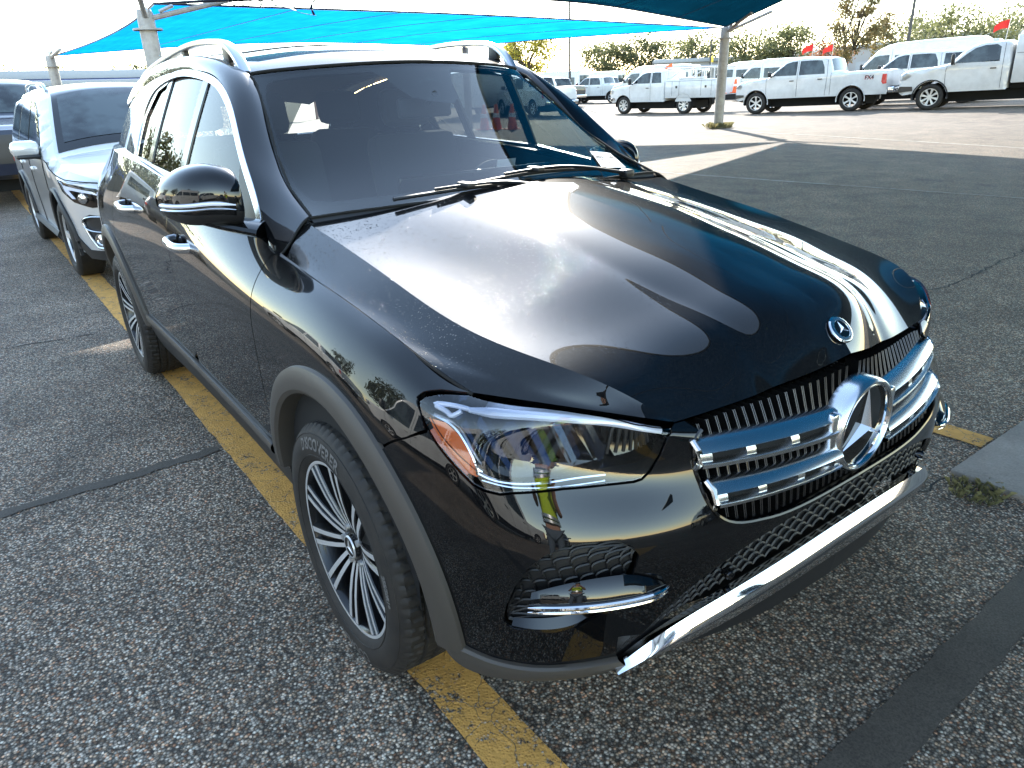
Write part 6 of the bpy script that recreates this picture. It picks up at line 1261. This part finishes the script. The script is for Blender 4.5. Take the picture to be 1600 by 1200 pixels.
tr_ = empty('trailer', (-36.5,24.5,gz(-36.5,24.5)), R(-52), 'pale box trailer seen through the windscreen behind the orange cones', 'trailer'); MB().box((0, 0, 1.75), (7.5, 2.4, 2.5), bev=.05).build('box', M['wall_white'], tr_); q = MB(); q.box((0, 0, .45), (6.8, 1.0, .14)); q.build('frame', M['dark'], tr_)
for x, y in ((-1.8, 1.0), (-1.8, -1.0), (-2.7, 1.0), (-2.7, -1.0)): wheel_small(tr_, x, y, .36, .2, 'steel', 6)
def light_pole(loc, h, label, lamp=True):
    e = empty('light_pole', (loc[0], loc[1], gz(loc[0], loc[1])), 0, label, 'light pole', 'tall light poles'); MB().tube([(0, 0, 0), (0, 0, h)], [.11, .07], 10).build('pole', M['roofdark'], e); MB().lathe([(.28,0),(.28,.5),(.12,.5)], 12, (0, 0, 0), 'z').build('base', M['concrete'], e); m = MB()
    for a in (-1, 1): m.box((.55 * a, 0, h), (.6, .3, .12), bev=.03)
    m.build('lamp_head', M['roofdark'], e); return e
light_pole((-45.4,39.0), 9.5, 'tall thin light pole rising behind the grey pickup'); light_pole((-23.1,47.5), 9.5, 'tall dark light pole behind the capped pickup, leaving the top of the picture'); light_pole((-55.3,68.2), 6.0, 'short distant pole just left of the sail post')
yl = MB().box((0, 0, 0), (1.1, .1, .7), bev=.02); yo = empty('yellow_sign', (-59.,73.,0), R(-35), 'small yellow board above the vans, left of the sail post', 'sign'); yl.xf(np.eye(3), (0, 0, 3.9)).build('board', mat('yellow_board', (.8, .55, .02), .5), yo); MB().tube([(0, 0, 0), (0, 0, 3.7)], .05, 8).build('pole', M['steel'], yo)
# ---------------------------------------------------------------- what stands behind the camera and shows in the paint
van('van', (-3.4,-7.2,0), R(180), 'white passenger van reflected in the side of the black SUV', group='vehicles facing the side of the black SUV')
crew_truck('pickup_truck', (1.9,-7.6,0), R(176), 'white crew cab pickup reflected in the front fender of the black SUV', group='vehicles facing the side of the black SUV')
crew_truck('pickup_truck', (-11.0,-7.5,0), R(182), 'white pickup reflected in the rear door of the black SUV', group='vehicles facing the side of the black SUV')
wagon('wagon', (6.6,-5.2,0), R(150), 'navy compact SUV behind the photographer, its red taillight reflected in the bumper', 'navy', 'vehicles facing the side of the black SUV')
wagon('wagon', (7.8,1.6,0), R(175), 'dark grey compact SUV ahead of the black SUV, reflected in its bumper', 'greycar', 'vehicles facing the side of the black SUV')
for i, (x, y, h) in enumerate(((-16., -26., 7.5), (-8.5, -27., 6.8), (-1., -26., 8.0), (8., -27., 7.), (-26., -24., 7.6))): tree((x, y), 40 + i, h, 3.4, h * .7, 'leaf_d', 1500, .24, 'dark tree in the row reflected in the SUV windows, the %s from the rear' % ('second', 'third', 'fourth', 'last', 'first')[i], group='trees reflected in the side windows')

# ---------------------------------------------------------------- the photographer, whose hi-vis vest shows in the headlamp and bumper
def skinned(name, verts, edges, mt, parent=None, sub=2):
    me = bpy.data.meshes.new(name); me.from_pydata([v[:3] for v in verts], edges, []); o = bpy.data.objects.new(name, me); COL.objects.link(o); md = o.modifiers.new('skin', 'SKIN'); md.use_smooth_shade = True
    for i, v in enumerate(verts): me.skin_vertices[0].data[i].radius = (v[3], v[4] if len(v) > 4 else v[3])
    me.skin_vertices[0].data[0].use_root = True; sd = o.modifiers.new('sub', 'SUBSURF'); sd.levels = sd.render_levels = sub
    dg = bpy.context.evaluated_depsgraph_get(); m2 = bpy.data.meshes.new_from_object(o.evaluated_get(dg)); bpy.data.objects.remove(o); o = bpy.data.objects.new(name, m2); COL.objects.link(o); m2.materials.clear(); m2.materials.append(mt); m2.polygons.foreach_set('use_smooth', [True] * len(m2.polygons))
    if parent: o.parent = parent
    return o
ph = empty('person', (2.10, -1.87, 0), YAW, 'person in a yellow hi-vis vest and jeans holding up a phone, mirrored in the headlamp', 'person')
# local frame: x forward, y left
bv = [(0,0,.95,.13,.16),(0,0,1.10,.12,.15),(-.01,0,1.28,.13,.17),(.0,0,1.42,.10,.15),(.015,0,1.50,.052),(.03,0,1.58,.055),(.045,0,1.66,.085,.075),(.04,0,1.74,.080,.07),
 (.0,.17,1.40,.06),(.10,.24,1.18,.045),(.30,.13,1.34,.034),(.36,.09,1.41,.028),(.0,-.17,1.40,.06),(.10,-.24,1.18,.045),(.30,-.13,1.34,.034),(.36,-.09,1.41,.028),
 (0,.10,.88,.085),(.02,.11,.50,.058),(-.02,.12,.10,.042),(.14,.13,.04,.035),(0,-.10,.88,.085),(.02,-.11,.50,.058),(-.02,-.12,.10,.042),(.14,-.13,.04,.035)]
be = [(0,1),(1,2),(2,3),(3,4),(4,5),(5,6),(6,7),(3,8),(8,9),(9,10),(10,11),(3,12),(12,13),(13,14),(14,15),(0,16),(16,17),(17,18),(18,19),(0,20),(20,21),(21,22),(22,23)]
for b0, sg in ((11, 1), (15, -1)):
    for k, (dy, dz, l) in enumerate(((.0, .03, .035), (.0, .012, .042), (.0, -.006, .040), (.0, -.022, .033), (-.02, .028, .03))):
        i = len(bv); bv.append((.385 + .004 * k, sg * (.075 - .01 * (k == 4)), 1.415 + dz, .0095)); bv.append((.40, sg * (.075 - l * .8), 1.42 + dz, .0085)); be += [(b0, i), (i, i + 1)]
skinned('person_body', bv, be, M['skin'], ph)
skinned('vest', [(0,0,1.0,.155,.19),(0,0,1.14,.15,.18),(-.01,0,1.30,.15,.19),(0,0,1.43,.11,.16),(0,.17,1.40,.075),(.04,.205,1.30,.065),(0,-.17,1.40,.075),(.04,-.205,1.30,.065)], [(0,1),(1,2),(2,3),(3,4),(4,5),(3,6),(6,7)], M['vest'], ph)
skinned('jeans', [(0,0,.95,.15,.175),(0,.10,.86,.10),(.02,.11,.50,.075),(-.02,.12,.12,.06),(0,-.10,.86,.10),(.02,-.11,.50,.075),(-.02,-.12,.12,.06)], [(0,1),(1,2),(2,3),(0,4),(4,5),(5,6)], M['denim'], ph)
skinned('hair', [(.02,0,1.72,.088,.08),(.0,0,1.77,.075,.07),(-.03,0,1.68,.06,.07)], [(0,1),(0,2)], M['hair'], ph)
fc = MB()
for y in (-.03, .03): fc.lathe([(.0001,.012),(.008,.008),(.011,0)], 12, (.122, y, 1.685), 'x')
fc.tube([(.118,0,1.69),(.145,0,1.655),(.125,0,1.645)], [.008,.013,.01], 8); fc.tube([(.122,-.022,1.615),(.13,0,1.612),(.122,.022,1.615)], .006, 6)
for y in (-.08, .08): fc.tube([(.03,y,1.69),(.025,y*1.06,1.66),(.035,y,1.635)], .012, 8)
fc.build('face', M['skin'], ph)
bt = MB()
for y in (-.125, .125): bt.box((.06, y, .05), (.30, .10, .10), bev=.04)
bt.build('boot', M['blackplastic'], ph)
tp = MB(); th = np.linspace(0, 2 * np.pi, 40, endpoint=False)
for z, rx, ry in ((1.12, .158, .19), (1.06, .162, .196)): tp.grid(np.array([np.stack([rx * np.cos(th), ry * np.sin(th), np.full(40, z + d)], 1) for d in (-.02, .02)]), closeu=True)
tp.build('reflective_tape', M['rail'], ph)
_b = -Vector(_f) * .035
pn = empty('phone', Vector(CAM_P) + _b, 0, 'dark smartphone held up in both hands by the person in the vest', 'phone'); pn.rotation_euler = cam.matrix_world.to_euler(); MB().box((0, 0, 0), (.16, .078, .009), bev=.004).build('phone_body', M['gloss'], pn)

for i, (x, y, h) in enumerate(((-46., -8.6, 7.4), (-55., -13.5, 8.2), (-40., -11.5, 6.4))): tree((x, y), 60 + i, h, 3.6, h * .75, 'leaf_d', 1600, .26, 'dark tree left of the lot, mirrored in the SUV side windows, the %s one' % ('middle', 'tallest', 'shortest')[i], group='trees mirrored in the side windows')
van('van', (-24., -6.2, 0), R(200), 'white van left of the lot, mirrored low in the SUV side windows', group='vehicles facing the side of the black SUV')
wagon('wagon', (-17.5, -5.6, 0), R(195), 'navy compact SUV left of the lot, mirrored in the SUV side windows', 'navy', 'vehicles facing the side of the black SUV')
